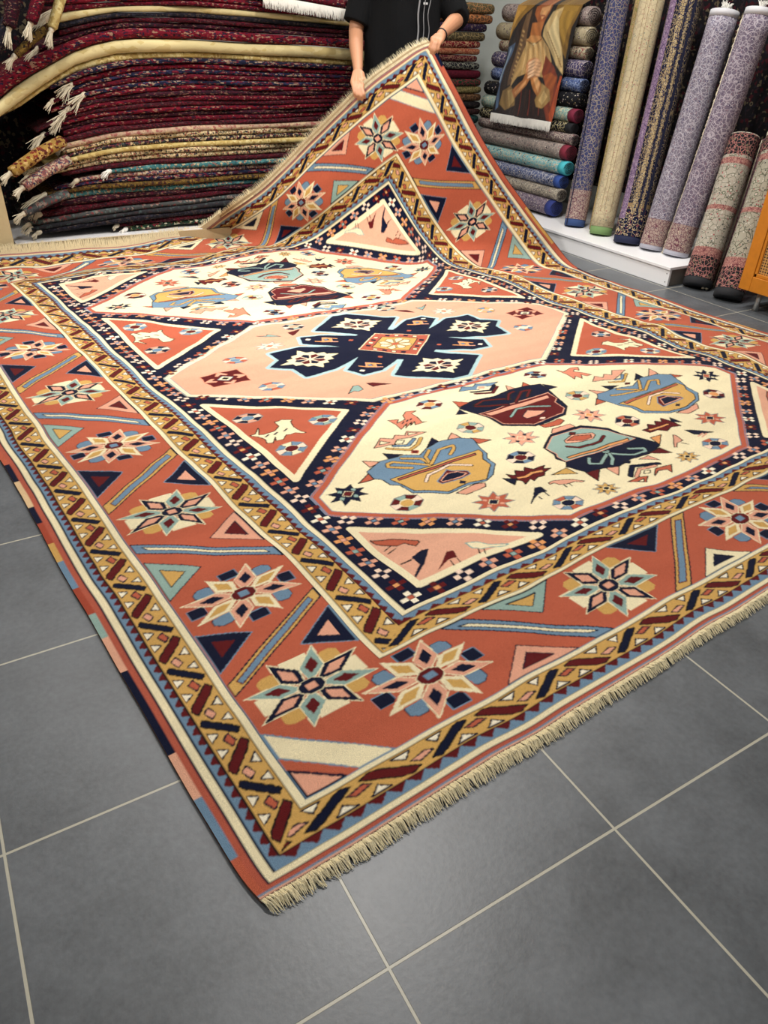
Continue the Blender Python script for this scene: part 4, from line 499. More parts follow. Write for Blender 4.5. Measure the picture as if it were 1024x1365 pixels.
def ripple(u,v):
    w=np.sin(u*2.1+v*1.3+.6*np.sin(v*1.1))*np.sin(v*2.7-u*.7+1.3*np.sin(u*.9))
    w2=np.sin(u*5.3-v*2.2+1.5*np.sin(v*1.7))*.35
    w3=np.sin(u*9.1+v*4.3+2*np.sin(v*1.9+u))*np.sin(v*8.3-u*3.1+2*np.sin(u*2.3))+.5*np.sin(u*17+v*5+3*np.sin(v*2.1))*np.sin(v*13-u*6)
    return .011*(w+w2+1.35)+.0055*(w3+1.5)
def rug(u,v):
    """rug coordinates (tiles) -> metres"""
    u=np.asarray(u,float); v=np.asarray(v,float)
    p=surf0(u,v); z0=p[...,2].copy(); p=p+bil(u,v)
    e=np.clip(np.minimum(np.minimum(u,W-u),np.minimum(v,LR-v))/.5,0,1)
    p[...,2]=np.maximum(p[...,2],0)+.022+ripple(u,v)*e*np.clip(1-z0*4,0,1)
    return p*S
def dens(n,L,a):     # finer rows where the camera is near
    t=np.linspace(0,1,n); return L*(t*(1-a)+a*t*t)
us=dens(980,W,.42); vs=dens(1140,LR-.0,.45)
vs=.045+vs*(LR-.09)/LR
UU,VV=np.meshgrid(us,vs); PT=rug(UU,VV)
nx,ny=len(us),len(vs)
kx=np.clip((UU/RS).astype(int),0,GX-2); ky=np.clip((VV/RS).astype(int),0,GY-2)
colr=(PCOL[IM[ky,kx]]+PCOL[IM[ky,kx+1]]+PCOL[IM[ky+1,kx]]+PCOL[IM[ky+1,kx+1]])/4
ab=1+.05*np.sin(VV*7+np.sin(VV*31)*.6)+.05*(rng.random(VV.shape)-.5)*2      # uneven dye, knot to knot
colr=np.clip(colr*ab[...,None],0,1)
def gridmesh(name,P,parent,mat,colors=None):
    ny,nx=P.shape[:2]; me=bpy.data.meshes.new(name)
    nvt=nx*ny; me.vertices.add(nvt); me.vertices.foreach_set('co',P.reshape(-1).astype(np.float32))
    i=np.arange(ny-1)[:,None]*nx+np.arange(nx-1)[None,:]
    F=np.stack([i,i+1,i+nx+1,i+nx],-1).reshape(-1,4).astype(np.int32); nf=len(F)
    me.loops.add(nf*4); me.loops.foreach_set('vertex_index',F.ravel())
    me.polygons.add(nf); me.polygons.foreach_set('loop_start',np.arange(nf,dtype=np.int32)*4); me.polygons.foreach_set('loop_total',np.full(nf,4,np.int32))
    me.polygons.foreach_set('use_smooth',np.ones(nf,bool)); me.update(calc_edges=True); me.validate()
    if colors is not None:
        at=me.color_attributes.new('yarn','FLOAT_COLOR','POINT'); c=np.ones((nvt,4),np.float32); c[:,:3]=colors.reshape(-1,3); at.data.foreach_set('color',c.ravel())
    me.materials.append(mat); o=bpy.data.objects.new(name,me); link(o,parent); return o
def pilemat(name,rough=.95,sheen=.06,fine=900,st=.7):
    m,nt,b=newmat(name); L=nt.links.new
    at=nd(nt,'ShaderNodeAttribute',attribute_name='yarn'); tc=nd(nt,'ShaderNodeTexCoord')
    n=nd(nt,'ShaderNodeTexNoise',i_Scale=float(fine),i_Detail=3.0); L(tc.outputs['Object'],n.inputs['Vector'])
    mr=nd(nt,'ShaderNodeMapRange'); mr.inputs['From Min'].default_value=.3; mr.inputs['From Max'].default_value=.7; mr.inputs['To Min'].default_value=.72; mr.inputs['To Max'].default_value=1.2
    L(n.outputs['Fac'],mr.inputs['Value'])
    vm=nd(nt,'ShaderNodeVectorMath',operation='SCALE'); L(at.outputs['Color'],vm.inputs[0]); L(mr.outputs[0],vm.inputs['Scale']); L(vm.outputs[0],b.inputs['Base Color'])
    b.inputs['Roughness'].default_value=rough; b.inputs['Specular IOR Level'].default_value=.08; b.inputs['Sheen Weight'].default_value=sheen; b.inputs['Sheen Roughness'].default_value=.5
    bp=nd(nt,'ShaderNodeBump',i_Strength=st,i_Distance=.003); L(n.outputs['Fac'],bp.inputs['Height'])
    n2=nd(nt,'ShaderNodeTexNoise',i_Scale=14.0,i_Detail=3.0); L(tc.outputs['Object'],n2.inputs['Vector'])
    bp2=nd(nt,'ShaderNodeBump',i_Strength=.35,i_Distance=.012); L(n2.outputs['Fac'],bp2.inputs['Height']); L(bp.outputs['Normal'],bp2.inputs['Normal']); L(bp2.outputs['Normal'],b.inputs['Normal'])
    return m
pile=pilemat('wool_pile')
rug_root=empty('patterned_rug')
tag(rug_root,'huge rust, navy and cream geometric rug on the tiles, its far corner lifted','rug')
body=gridmesh('pile',PT,rug_root,pile,colr)
# woven edge under the pile
edge=plain('rug_edge','#6d4a3a',.9,bump=.4,bscale=300)
def rim(idx,name):
    P=idx; q=P.copy(); q[:,2]-=.009
    mb=MB(); n=len(P); mb.add(list(P)+list(q),[(i,i+1,n+i+1,n+i) for i in range(n-1)]); return mb.build(name,edge,rug_root)
for P_,n_ in ((PT[::4,0],'edge_binding'),(PT[::4,-1],'edge_binding'),(PT[0,::4],'edge_binding'),(PT[-1,::4],'edge_binding')): rim(P_,n_)
# fringe strands
cot=plain('fringe_cotton','#ecdcb6',.9,bump=.3,bscale=400,var=.25)
def fringe(vb,sgn,ln,name):
    mb=MB(); n=3200 if sgn<0 else 2600
    for i in range(n):
        u=.0+W*(i+rng.random())/n; l=ln*(.75+.5*rng.random()); sk=(rng.random()-.5)*.028
        a=rug(u,vb); b=rug(u+sk*.4,vb+sgn*l*.5); c=rug(u+sk,vb+sgn*l)
        if sgn<0:
            lift=.004+.006*rng.random()
            b=np.array(b); c=np.array(c); a=np.array(a); a[2]-=.002; b[2]=.006+lift; c[2]=.002+.003*rng.random()
        else:
            d=np.array(rug(u,LR-.045))-np.array(rug(u,LR-.145)); d/=np.linalg.norm(d)
            dt=np.array(rug(min(u+.05,W),LR-.045))-np.array(rug(max(u-.05,0),LR-.045)); dt/=np.linalg.norm(dt)
            if a[2]<.16: d=np.array([0,.12,1.0])      # pushed up against the plinth
            b=a+d*l*S*.5+dt*sk*S*.4; c=a+d*l*S+dt*sk*S
        w=.0009+.0005*rng.random(); t=(c-a); s=np.cross(t,[0,0,1.]); s=s/(np.linalg.norm(s)+1e-9)*w
        if sgn>0 and a[2]<.3: s=np.array([w,0,0])
        up=np.array([0,0,w*1.2])if sgn<0 else np.array([0,-w,0])
        V=[];
        for p,k in ((a,1),(b,1.1),(c,.5)): V+=[p-s*k,p+up*k,p+s*k]
        mb.add(V,[(0,1,4,3),(1,2,5,4),(3,4,7,6),(4,5,8,7)])
    o=mb.build(name,cot,rug_root,smooth=False); tag(o,kind='stuff'); return o
fringe(.052,-1,.062,'fringe'); us_=np.linspace(0,W,260); K0=rug(us_,np.full(260,LR-.046)); K1=[]
for i,u_ in enumerate(us_):
    a=K0[i]; d=np.array(rug(u_,LR-.045))-np.array(rug(u_,LR-.145)); d/=np.linalg.norm(d)
    if a[2]<.16: d=np.array([0,.12,1.0])
    K1.append(a+d*.065*S)
gridmesh('woven_end',np.stack([K0,(K0+np.array(K1))/2+[0,-.002,0],np.array(K1)]),rug_root,plain('kilim_end','#a08a68',.95,bump=.6,bscale=260,var=.25))
fringe(LR-.05,1,.10,'fringe')
# ---------------------------------------------------------------- floor
def floormat():
    m,nt,b=newmat('slate_tiles'); L=nt.links.new
    geo=nd(nt,'ShaderNodeNewGeometry'); sc=nd(nt,'ShaderNodeVectorMath',operation='SCALE'); sc.inputs['Scale'].default_value=1/S; L(geo.outputs['Position'],sc.inputs[0])
    sx=nd(nt,'ShaderNodeSeparateXYZ'); L(sc.outputs[0],sx.inputs[0])
    ds=[]
    for k in (0,1):
        a=nd(nt,'ShaderNodeMath',operation='ADD'); a.inputs[1].default_value=.5; L(sx.outputs[k],a.inputs[0])
        f=nd(nt,'ShaderNodeMath',operation='FRACT'); L(a.outputs[0],f.inputs[0])
        c=nd(nt,'ShaderNodeMath',operation='SUBTRACT'); c.inputs[1].default_value=.5; L(f.outputs[0],c.inputs[0])
        e=nd(nt,'ShaderNodeMath',operation='ABSOLUTE'); L(c.outputs[0],e.inputs[0]); ds.append(e)
    mn=nd(nt,'ShaderNodeMath',operation='MINIMUM'); L(ds[0].outputs[0],mn.inputs[0]); L(ds[1].outputs[0],mn.inputs[1])
    gr=nd(nt,'ShaderNodeMapRange'); gr.inputs['From Min'].default_value=.0045; gr.inputs['From Max'].default_value=.0062; gr.inputs['To Min'].default_value=1; gr.inputs['To Max'].default_value=0; L(mn.outputs[0],gr.inputs['Value'])
    n1=nd(nt,'ShaderNodeTexNoise',i_Scale=5.0,i_Detail=8.0,i_Roughness=.7); L(geo.outputs['Position'],n1.inputs['Vector'])
    n2=nd(nt,'ShaderNodeTexNoise',i_Scale=90.0,i_Detail=5.0); L(geo.outputs['Position'],n2.inputs['Vector'])
    ad=nd(nt,'ShaderNodeMath',operation='MULTIPLY_ADD'); ad.inputs[1].default_value=.35; L(n2.outputs['Fac'],ad.inputs[0]); L(n1.outputs['Fac'],ad.inputs[2])
    cr=nd(nt,'ShaderNodeValToRGB'); e=cr.color_ramp.elements; e[0].position=.45; e[0].color=(*hx('#46494c'),1); e[1].position=.9; e[1].color=(*hx('#64686c'),1); L(ad.outputs[0],cr.inputs['Fac'])
    mx=nd(nt,'ShaderNodeMix',data_type='RGBA'); mx.inputs['B'].default_value=(*hx('#a9a595'),1); L(gr.outputs[0],mx.inputs['Factor']); L(cr.outputs['Color'],mx.inputs['A']); L(mx.outputs['Result'],b.inputs['Base Color'])
    rr=nd(nt,'ShaderNodeMapRange'); rr.inputs['To Min'].default_value=.30; rr.inputs['To Max'].default_value=.48; L(n1.outputs['Fac'],rr.inputs['Value']); L(rr.outputs[0],b.inputs['Roughness'])
    h=nd(nt,'ShaderNodeMath',operation='MULTIPLY_ADD'); h.inputs[1].default_value=-1.0; L(gr.outputs[0],h.inputs[0]); 
    hh=nd(nt,'ShaderNodeMath',operation='MULTIPLY'); hh.inputs[1].default_value=.25; L(n2.outputs['Fac'],hh.inputs[0]); L(hh.outputs[0],h.inputs[2])
    bp=nd(nt,'ShaderNodeBump',i_Strength=.5,i_Distance=.002); L(h.outputs[0],bp.inputs['Height']); L(bp.outputs['Normal'],b.inputs['Normal'])
    return m
X0,X1,Y0,Y1=-6,9.75,-5,11.2
fl=MB().box(T(X0,Y0,-.2),T(X1,Y1,0)).build('floor',floormat(),smooth=False); tag(fl,kind='structure')
wallm=plain('wall_paint','#dfe3dd',.8,bump=.15,bscale=80)
tag(MB().box(T(X0,Y1,-.2),T(X1+.3,Y1+.3,6.6)).build('wall_back',wallm,smooth=False),kind='structure')
tag(MB().box(T(X1,Y0,-.2),T(X1+.3,Y1,6.6)).build('wall_right',wallm,smooth=False),kind='structure')
tag(MB().box(T(X0-.3,Y0,-.2),T(X0,Y1+.3,6.6)).build('wall_left',wallm,smooth=False),kind='structure')
tag(MB().box(T(X0,Y0,6.4),T(X1,Y1,6.6)).build('ceiling',plain('ceiling_paint','#e8e6e0',.9),smooth=False),kind='structure')

# ---------------------------------------------------------------- rugs in the shop around the big one
white=plain('white_laminate','#e9e9ea',.35,spec=.5)
RED=[persian('crimson_weave','#5a0a1c',['#2a0a16','#7d1228','#1a1228','#8f6c5c','#3c0a18','#4a0816','#5a0a1c'],60,150,dens=.45,stretch=(.7,1,1.6)),
     persian('maroon_weave','#430c18',['#6a1226','#241018','#5c3a3a','#16121c'],70,170,dens=.5,stretch=(.7,1,1.6)),
     persian('dark_red_weave','#6b0d20',['#260a14','#1c1830','#94705c','#7d1a2a','#54081a'],50,120,dens=.5,stretch=(.6,1,1.4)),
     persian('plum_weave','#33101c',['#56122a','#1c1420','#7a5a4c','#23161e'],80,160,dens=.5,stretch=(.6,1,1.6))]
NAV=persian('navy_red_weave','#161a30',['#5a1024','#a08a74','#2c3050','#741c2c'],60,130,stretch=(.5,1,1.5))
CRM=persian('cream_weave','#d8c894',['#cdb983','#cbb67c','#d0bf8c'],9,40,dens=.7,rings=('#b98f76','#d3c08c','#d6c592'),stretch=(.5,1,1))
GLD=persian('gold_weave','#c4ae70',['#b59b5c','#d6c68e','#a98e56'],20,60,dens=.5)
FLO=persian('cream_floral_weave','#c9b48c',['#2c2a34','#8a4a3c','#a89468','#6e6a4c','#e0cfa8'],50,130,dens=.35)
FLD=persian('dark_floral_weave','#25222c',['#c9b48c','#6c3038','#a08c66','#3c4a48'],50,120,dens=.4)
TEA=persian('teal_weave','#3d7074',['#5a8c8c','#b8a884','#2f565e','#8c5a50'],40,100,dens=.5)
PNK=persian('pink_floral_weave','#7a4a4a',['#c0a088','#3c3c54','#a06a62','#b4a88c'],50,110,dens=.35)
BLK=persian('black_weave','#15141c',['#241a24','#2c2c38','#4a3c34'],60,140,dens=.6)
GRY=persian('grey_teal_weave','#4a4c4c',['#5a6a66','#8c7a70','#3c3c40','#7c4040'],30,80,dens=.6)
DKG=persian('charcoal_weave','#2b2b2f',['#33353a','#3f4a4a','#3a2e30'],30,80,dens=.7)
GRN=persian('green_floral_weave','#26402f',['#c4bfa4','#1c2a24','#7a2430','#8c8a60'],34,80,dens=.45)
MUS=persian('mustard_weave','#5c4620',['#2c2420','#7c622c','#3c1c1c'],50,110)
tuftm=plain('tassel_cotton','#d6cbb2',.9,var=.2,bscale=200)
tuftw=plain('white_tassel_cotton','#f0ede4',.9)
def tuft(parent, base, d, ln, n=26, spread=.35, mat=None, name='tassel', knot=True, w=.0022):
    mb=MB(); d=Vector(d).normalized(); base=Vector(base); s1=d.orthogonal().normalized(); s2=d.cross(s1)
    if knot: mb.tube([base-d*.012,base+d*.004,base+d*.02],[.012,.014,.009],8)
    for i in range(n):
        a=rng.random()*6.28; r=rng.random()**.5
        e=(s1*math.cos(a)+s2*math.sin(a))*r
        p0=base+e*.008; p1=base+d*ln*.5+e*ln*spread*.4; p2=base+d*ln*(.75+.4*rng.random())+e*ln*spread*.7; p2.z-=ln*(.1+.3*rng.random()); p1.z-=ln*.05
        mb.tube([p0,p1,p2],[w,w,w*.6],4,caps=False)
    o=mb.build(name,mat or tuftm,parent); tag(o,kind='stuff'); return o
# key fold lines of the left pile, (x, z) in tiles on its front, from the bottom up
KEY=[(.27,[(1.3,.19),(1.921,.209),(2.644,.245),(3.41,.273),(6,.28)]),
(.53,[(1.285,.372),(1.963,.434),(2.683,.5),(3.438,.524),(3.922,.552),(6,.55)]),
(.715,[(1.697,.671),(2.244,.718),(3.459,.711),(4.387,.734),(6,.74)]),
(.998,[(1.2,.80),(2.376,.962),(2.993,.993),(3.491,.996),(4.796,1.005),(6,1.0)]),
(1.385,[(1.4,1.06),(1.958,1.208),(2.572,1.327),(3.534,1.383),(5.274,1.407),(6.3,1.40)]),
(1.557,[(1.4,1.2),(1.93,1.408),(2.425,1.503),(3.554,1.556),(4.711,1.562),(5.717,1.599),(6.6,1.6)]),
(2.067,[(1.5,1.52),(1.964,1.784),(2.344,1.913),(2.913,2.026),(3.611,2.067),(4.735,2.043),(5.947,2.015),(6.8,1.98)]),
(2.287,[(.9,1.20),(1.3,1.54),(1.482,1.687),(1.826,1.894),(2.278,2.142),(2.725,2.262),(3.692,2.287),(4.479,2.267),(5.289,2.265),(5.908,2.236),(6.8,2.19)]),
(2.40,[(.9,1.5),(1.432,1.86),(1.754,2.038),(2.194,2.212),(2.526,2.329),(2.968,2.393),(3.648,2.4),(4.751,2.379),(5.855,2.368),(6.8,2.32)]),
(2.655,[(.9,2.0),(1.5,2.32),(2.001,2.473),(2.358,2.542),(2.783,2.62),(3.677,2.659),(4.508,2.64),(5.678,2.60),(6.8,2.56)]),
(2.743,[(.9,2.15),(1.6,2.45),(2.173,2.63),(2.793,2.69),(3.687,2.743),(4.513,2.725),(5.297,2.70),(6.8,2.65)]),
(3.5,[(.9,3.0),(2,3.3),(3.6,3.5),(6.8,3.4)])]
KR=np.array([k[0] for k in KEY])
def zfold(zref,x):
    zk=np.array([np.interp(x,[p[0] for p in k[1]],[p[1] for p in k[1]]) for k in KEY])
    if zref<KR[0]: return zk[0]+(zref-KR[0])*.9
    return float(np.interp(zref,KR,zk))
def layer(zr,th,mat,x0,x1,label,group,tassel=None,yj=0,name='folded_rug',depth=1.15):
    """one folded rug of the left pile: nose towards the room"""
    xs=np.linspace(x0,x1,26); rings=[]
    ph=rng.random()*6
    for i,x in enumerate(xs):
        zb,zt=zfold(zr-th/2,x),zfold(zr+th/2,x); c=(zb+zt)/2; h=(zt-zb)*.485
        h*=.86 if i in(0,25) else 1
        yf=8.30+yj+.012*math.sin(x*3+ph)+.012*math.sin(x*7+ph*2)
        if x<2.2 and zr>1.2: yf-= (2.2-x)*.12*(1 if zr>2.2 else .3)
        R=[]
        for k in range(7):
            a=math.pi/2-math.pi*k/6; R.append(T(x,yf+h*.9-h*.9*math.cos(a),c+h*math.sin(a)))
        R=[T(x,yf+depth,c+h*.96)]+R+[T(x,yf+depth,c-h*.96)]
        rings.append(R)
    mb=MB().loft(rings)
    if tassel:
        r=empty(name,T((x0+x1)/2,8.3,zfold(zr-th/2,(x0+x1)/2)))
        org=r.location; mb.v=[tuple(Vector(p)-org) for p in mb.v]
        o=mb.build('folds',mat,r)
        c=Vector(T(x0,8.34+yj,zfold(zr,x0)))-org
        sl=zfold(zr,x0+.2)-zfold(zr,x0)
        for (dy,ln,m,sp,n) in tassel:
            tuft(r,c+Vector((0,dy,0)),(-1,-.5,-.3-sl*3),ln,n,sp,m)
        return tag(r,label,'rug',group)
    o=mb.build(name,mat); return tag(o,label,'rug',group)
G='folded rugs in the tall pile behind the big rug'
layers=[]; z=.238
tl=lambda ln=.05,m=None,sp=.5,n=22:[(-.01,ln,m,sp,n)]
seq=[ # z_ref, thickness, material, left end x, label, tassels
(.262,.058,GRN,2.55,'green floral folded rug with cream medallions, lowest in the tall pile',tl(.05,tuftw)),
(.325,.060,RED[1],2.45,'dark maroon folded rug second from the bottom of the tall pile',tl(.03)),
(.39,.062,BLK,1.5,'black folded rug with reddish flowers, third from the bottom of the tall pile',tl(.045)),
(.455,.062,DKG,1.42,'charcoal folded rug just under the grey one, low in the tall pile',tl(.04)),
(.52,.064,GRY,1.40,'grey folded rug with faded teal and red spots, low in the tall pile',tl(.05)),
(.588,.062,RED[1],1.55,'maroon folded rug lying directly on the grey folded rug',tl(.035)),
(.65,.058,RED[3],1.6,'dark plum folded rug under the lower teal rug of the pile',None),
(.71,.062,TEA,1.75,'lower of the two teal folded rugs in the tall pile',None),
(.775,.062,MUS,1.65,'dark mustard and black folded rug above the lower teal rug',[(-.01,.13,None,.45,60)]),
(.838,.060,NAV,1.78,'navy folded rug in the lower half of the tall pile',None),
(.90,.060,PNK,2.05,'pinkish floral folded rug just under the upper teal rug',tl(.04)),
(.965,.064,TEA,2.45,'upper of the two teal folded rugs in the tall pile',tl(.05,tuftw,.8,26)),
(1.028,.058,RED[1],1.9,'dark maroon folded rug lying on the upper teal rug',None),
(1.09,.060,FLO,1.5,'cream floral folded rug above the upper teal rug',tl(.05)),
(1.152,.060,FLO,1.8,'cream and dark floral folded rug, third under the pink-beige one',None),
(1.212,.058,GLD,1.75,'beige gold folded rug in the middle of the pile',tl(.05,tuftw,.8,26)),
(1.270,.056,FLD,2.0,'dark folded rug with cream flowers in the middle of the pile',None),
(1.330,.060,FLO,1.95,'cream floral folded rug directly under the pink-beige one',None),
(1.392,.064,persian('pinkbeige','#b89c84',['#a0625a','#c9b08c','#b08a78'],30,80,dens=.45),1.95,'pink-beige folded rug dividing the red rugs from the floral ones',tl(.04)),
]
zr=1.452
names=['crimson','maroon','dark red','plum']
reds=[]
while zr<2.10:
    reds.append(zr); zr+=.0565
pos=['lowest of the red rugs above the pink-beige one','second red rug up from the pink-beige one','third red rug up from the pink-beige one','fourth red rug up from the pink-beige one','fifth red rug up from the pink-beige one','sixth red rug up, in the middle of the red block','sixth red rug down from the cream roll','fifth red rug down from the cream roll','fourth red rug down from the cream roll','third red rug down from the cream roll','second red rug down from the thin cream rug','topmost red rug under the thin cream rug','red rug wedged by the cream rugs']
k_=0
for i,zr in enumerate(reds):
    m=RED[(i*3+1)%4] if i not in(8,10) else NAV
    seq.append((zr,.056,m,[1.85,2.0,1.78,1.95,1.7,2.05,2.1,1.9,2.3,1.95,2.05,2.2,2.2][i%13],'%s folded rug, %s'%(('patterned navy and red' if m is NAV else names[RED.index(m)]),pos[i]),tl(.055+.02*(i%3)) if i%3!=1 else None))
seq+=[(2.135,.055,NAV,1.95,'navy and red folded rug directly under the thin cream rug',None),
(2.19,.062,GLD,1.15,'thin cream-gold rug drooping to the left under the thick cream one',None),
(2.285,.125,CRM,.85,'thick plain cream rug sweeping down to the left in the red pile',None),
(2.405,.105,RED[2],.85,'thick crimson rug with dark triangles lying on the cream rug',None),
(2.485,.055,RED[3],1.9,'plum folded rug on top of the thick crimson rug',[(-.01,.085,None,.35,50)]),
(2.54,.05,RED[1],2.15,'striped maroon folded rug near the top of the pile',None),
(2.592,.05,BLK,2.1,'black folded rug under the upper cream rug',tl(.04)),
(2.652,.068,CRM,2.05,'upper thin cream rug near the top of the pile',tl(.045)),
(2.712,.05,RED[0],2.15,'crimson folded rug lying on the upper cream rug',[(-.01,.15,None,.25,60)]),
(2.765,.05,RED[2],2.2,'dark red folded rug second from the upper cream rug',None),
(2.82,.055,NAV,2.3,'navy and red folded rug, topmost of the pile in view',None),
(2.88,.055,RED[1],2.3,'maroon folded rug out of sight at the top of the pile',None)]
for i,(zr,th,m,x0,lab,ts) in enumerate(seq):
    layer(zr,th,m,x0,6.75 if zr>1.3 else 6.4,lab,G,ts,yj=.05*(rng.random()-.4) if th<.1 else -.04)
# white fringe of a rug hanging over the top of the pile
r=empty('draped_rug',T(5.2,8.1,2.7))
org=r.location
mb=MB(); top=[]
for i in range(14):
    t=i/13; x=4.55+1.15*t; zt=2.86-.10*t
    top.append([tuple(Vector(T(x,y,zz))-org) for y,zz in ((8.9,zt+.14),(8.5,zt+.13),(8.24,zt+.10),(8.18,zt+.02),(8.19,zt-.02),(8.24,zt+.03),(8.5,zt+.09),(8.9,zt+.10))])
mb.loft(top).build('body',RED[0],r)
mb=MB()
for i in range(240):
    t=i/239; x=4.55+1.15*t; zt=2.84-.10*t; l=.13*(.9+.2*rng.random())
    p=[Vector(T(x,8.175,zt))-org,Vector(T(x+.01*(rng.random()-.5),8.15,zt-l*.5))-org,Vector(T(x+.03*(rng.random()-.5),8.15,zt-l))-org]
    mb.tube(p,[.0022,.0022,.001],4,caps=False)
tag(mb.build('fringe',tuftw,r),kind='stuff')
tag(r,'crimson rug with a white fringe draped over the top right of the pile','rug')
# loose rug ends at the far left of the pile
E_=[((1.85,8.05,3.0),(1.60,7.95,2.42),.075,RED[3],'plum rolled rug with a fringed end, leftmost at the top of the pile'),
((2.15,8.0,3.0),(1.82,7.92,2.47),.07,RED[0],'crimson rolled rug end pointing down at the top left of the pile'),
((2.30,8.12,2.86),(2.03,8.0,2.42),.055,GLD,'olive gold rolled rug end with a white tassel, top left'),
((1.75,8.1,2.62),(1.42,8.0,2.20),.07,BLK,'black rolled rug end under the plum one at the top left'),
((2.02,8.1,2.42),(1.62,8.02,2.16),.05,MUS,'brown rolled rug end resting on the thick crimson rug'),
((1.95,8.2,1.30),(1.32,8.0,1.02),.075,persian('rustgold','#9c7a3c',['#7a3020','#c4a468','#54241c'],30,70),'gold and rust rug end poking out left of the pile'),
((1.98,8.2,1.10),(1.42,8.02,.86),.07,PNK,'cream and rust rug end below the gold one, left of the pile'),
((1.9,8.25,.72),(1.38,8.1,.56),.06,GRY,'grey-green rug end low on the left of the pile')]
for a,b,rad,m,lab in E_:
    r=empty('rolled_rug',T(*a)); org=r.location
    A_=Vector(T(*a))-org; B_=Vector(T(*b))-org; mid=(A_+B_)/2+Vector((0,0,.008))
    MB().tube([A_,mid,B_,B_+(B_-mid)*.05],[rad*S,rad*S*1.02,rad*S*.95,rad*S*.7],14,sx=1.25,sy=.85).build('body',m,r)
    tuft(r,B_+(B_-A_).normalized()*.01,(B_-A_),.06,40,.55)
    tag(r,lab,'rug','loose rug ends left of the pile')
# display plinths
pl=empty('display_plinth',T(4,9.3,0)); org=pl.location
for a_,b_,n_,m_ in (((1.2,8.2,0),(6.9,10.4,.2),'top',white),((1.2,8.17,0),(6.9,8.2,.19),'front_panel',plain('beige_board','#b09a74',.8,bump=.4,bscale=200,var=.15))):
    mb=MB().box(T(*a_),T(*b_)); mb.v=[tuple(Vector(p)-org) for p in mb.v]; mb.build(n_,m_,pl,smooth=False)
tag(pl,'low white platform under the tall pile of folded rugs','platform')
post=MB().box(T(.85,8.02,0),T(1.17,8.3,.92)).build('plinth_post',plain('beige_board','#c9b58a',.7,bump=.3),smooth=False,bevel=.006); tag(post,'beige upright post at the left end of the pile platform','post')
r=empty('display_plinth',T(8.9,6.2,0)); org=r.location
f_b=lambda a,b,n,m,bv=.002: (lambda mb:(setattr(mb,'v',[tuple(Vector(p)-org) for p in mb.v]),mb.build(n,m,r,smooth=False,bevel=bv)))(MB().box(T(*a),T(*b)))
f_b((8.02,4.05,.20),(9.7,9.2,.235),'top',white); f_b((8.04,4.06,.0),(8.075,9.18,.20),'front_panel',white)
f_b((8.075,4.07,0),(9.68,4.12,.20),'side_panel',plain('raw_board','#6b665e',.8)); f_b((9.2,4.12,0),(9.66,9.16,.20),'core',white)
for zz in (.05,.15): MB().sphere(tuple(Vector(T(8.039,4.10,zz))-org),.003,8).build('screw',plain('screw_metal','#55524e',.4,.8),r)
tag(r,'low white platform along the right wall carrying the rolled rugs','platform')
# pile between the man and the portrait
MIDL=[(9.02,2.885,.145,'#5c5840',['#c08a5a','#2c2c24','#8c3a2c','#7a7a50'],'green floral folded rug, topmost of the dark pile right of the man'),
(9.0,2.75,.125,'#6a4a34',['#c27a4a','#26221e','#b89a6c','#5a5a3c'],'brown and orange folded rug second from the top of the dark pile'),
(8.90,2.63,.115,'#221a30',['#3a2a44','#8a7a6a','#5a2430'],'dark purple folded rug in the pile right of the man'),
(8.88,2.505,.125,'#4a4230',['#8c7a54','#2c261c','#6c5c3c'],'olive brown folded rug in the pile right of the man'),
(8.80,2.395,.095,'#6c1620',['#b08a6a','#2c1018','#8a2a2c'],'bright red floral folded rug in the pile right of the man'),
(8.80,2.30,.09,'#a06a4c',['#7a2a24','#c09a70','#54302a'],'salmon folded rug under the bright red one right of the man'),
(8.76,2.205,.09,'#4c1420',['#8a6a54','#2a1018','#6c2430'],'dark red folded rug under the salmon one right of the man'),
(8.82,2.11,.10,'#1c1c20',['#8a8a7c','#34242a','#4c4c48'],'black and grey floral folded rug in the pile right of the man'),
(8.86,1.995,.12,'#4a0c1c',['#5a1224','#3c0a18'],'plain wine-red folded rug in the pile right of the man'),
(8.88,1.875,.115,'#16301f',['#7a2a34','#20402c'],'dark green folded rug in the pile right of the man'),
(8.90,1.765,.10,'#5c5232',['#8a7c50','#34301e'],'olive folded rug under the dark green one'),
(8.91,1.655,.11,'#4a3424',['#7c5a3c','#241a14'],'brown folded rug under the olive one'),
(8.91,1.55,.10,'#121214',['#20181c','#3c3430'],'black folded rug near the lifted rug edge, right of the man'),
(8.92,1.455,.09,'#2a1a1a',['#4c2c28','#161012'],'dark brown folded rug behind the lifted rug edge'),
(8.90,1.34,.13,'#1c3634',['#2c504c','#101c1c'],'dark teal folded rug, lowest in view right of the man'),
(8.88,1.20,.13,'#241c1c',['#44302c','#141012'],'black-brown folded rug hidden low behind the lifted rug')]
for i,(xr,zc,th,base,cs,lab) in enumerate(MIDL):
    m=persian('mid%d'%i,base,cs,34,110,mode='floral'); rings=[]; x0=6.95
    xs=list(np.linspace(x0,xr-.10,12))+[xr-.05,xr-.018,xr]
    for j,x in enumerate(xs):
        e=1 if x<=xr-.10+1e-6 else {12:.93,13:.72,14:.38}[j]
        h=th*.49*e; sag=-.02*math.sin(x*2.2+i)
        R=[T(x,9.3+h*.8-h*.8*math.cos(math.pi/2-math.pi*k/6)+(1-e)*.1,zc+sag*.3+h*math.sin(math.pi/2-math.pi*k/6)) for k in range(7)]
        rings.append([T(x,10.4-(1-e)*.1,zc+sag*.3+h)]+R+[T(x,10.4-(1-e)*.1,zc+sag*.3-h)])
    tag(MB().loft(rings).build('folded_rug',m),lab,'rug','folded rugs in the dark pile right of the man')
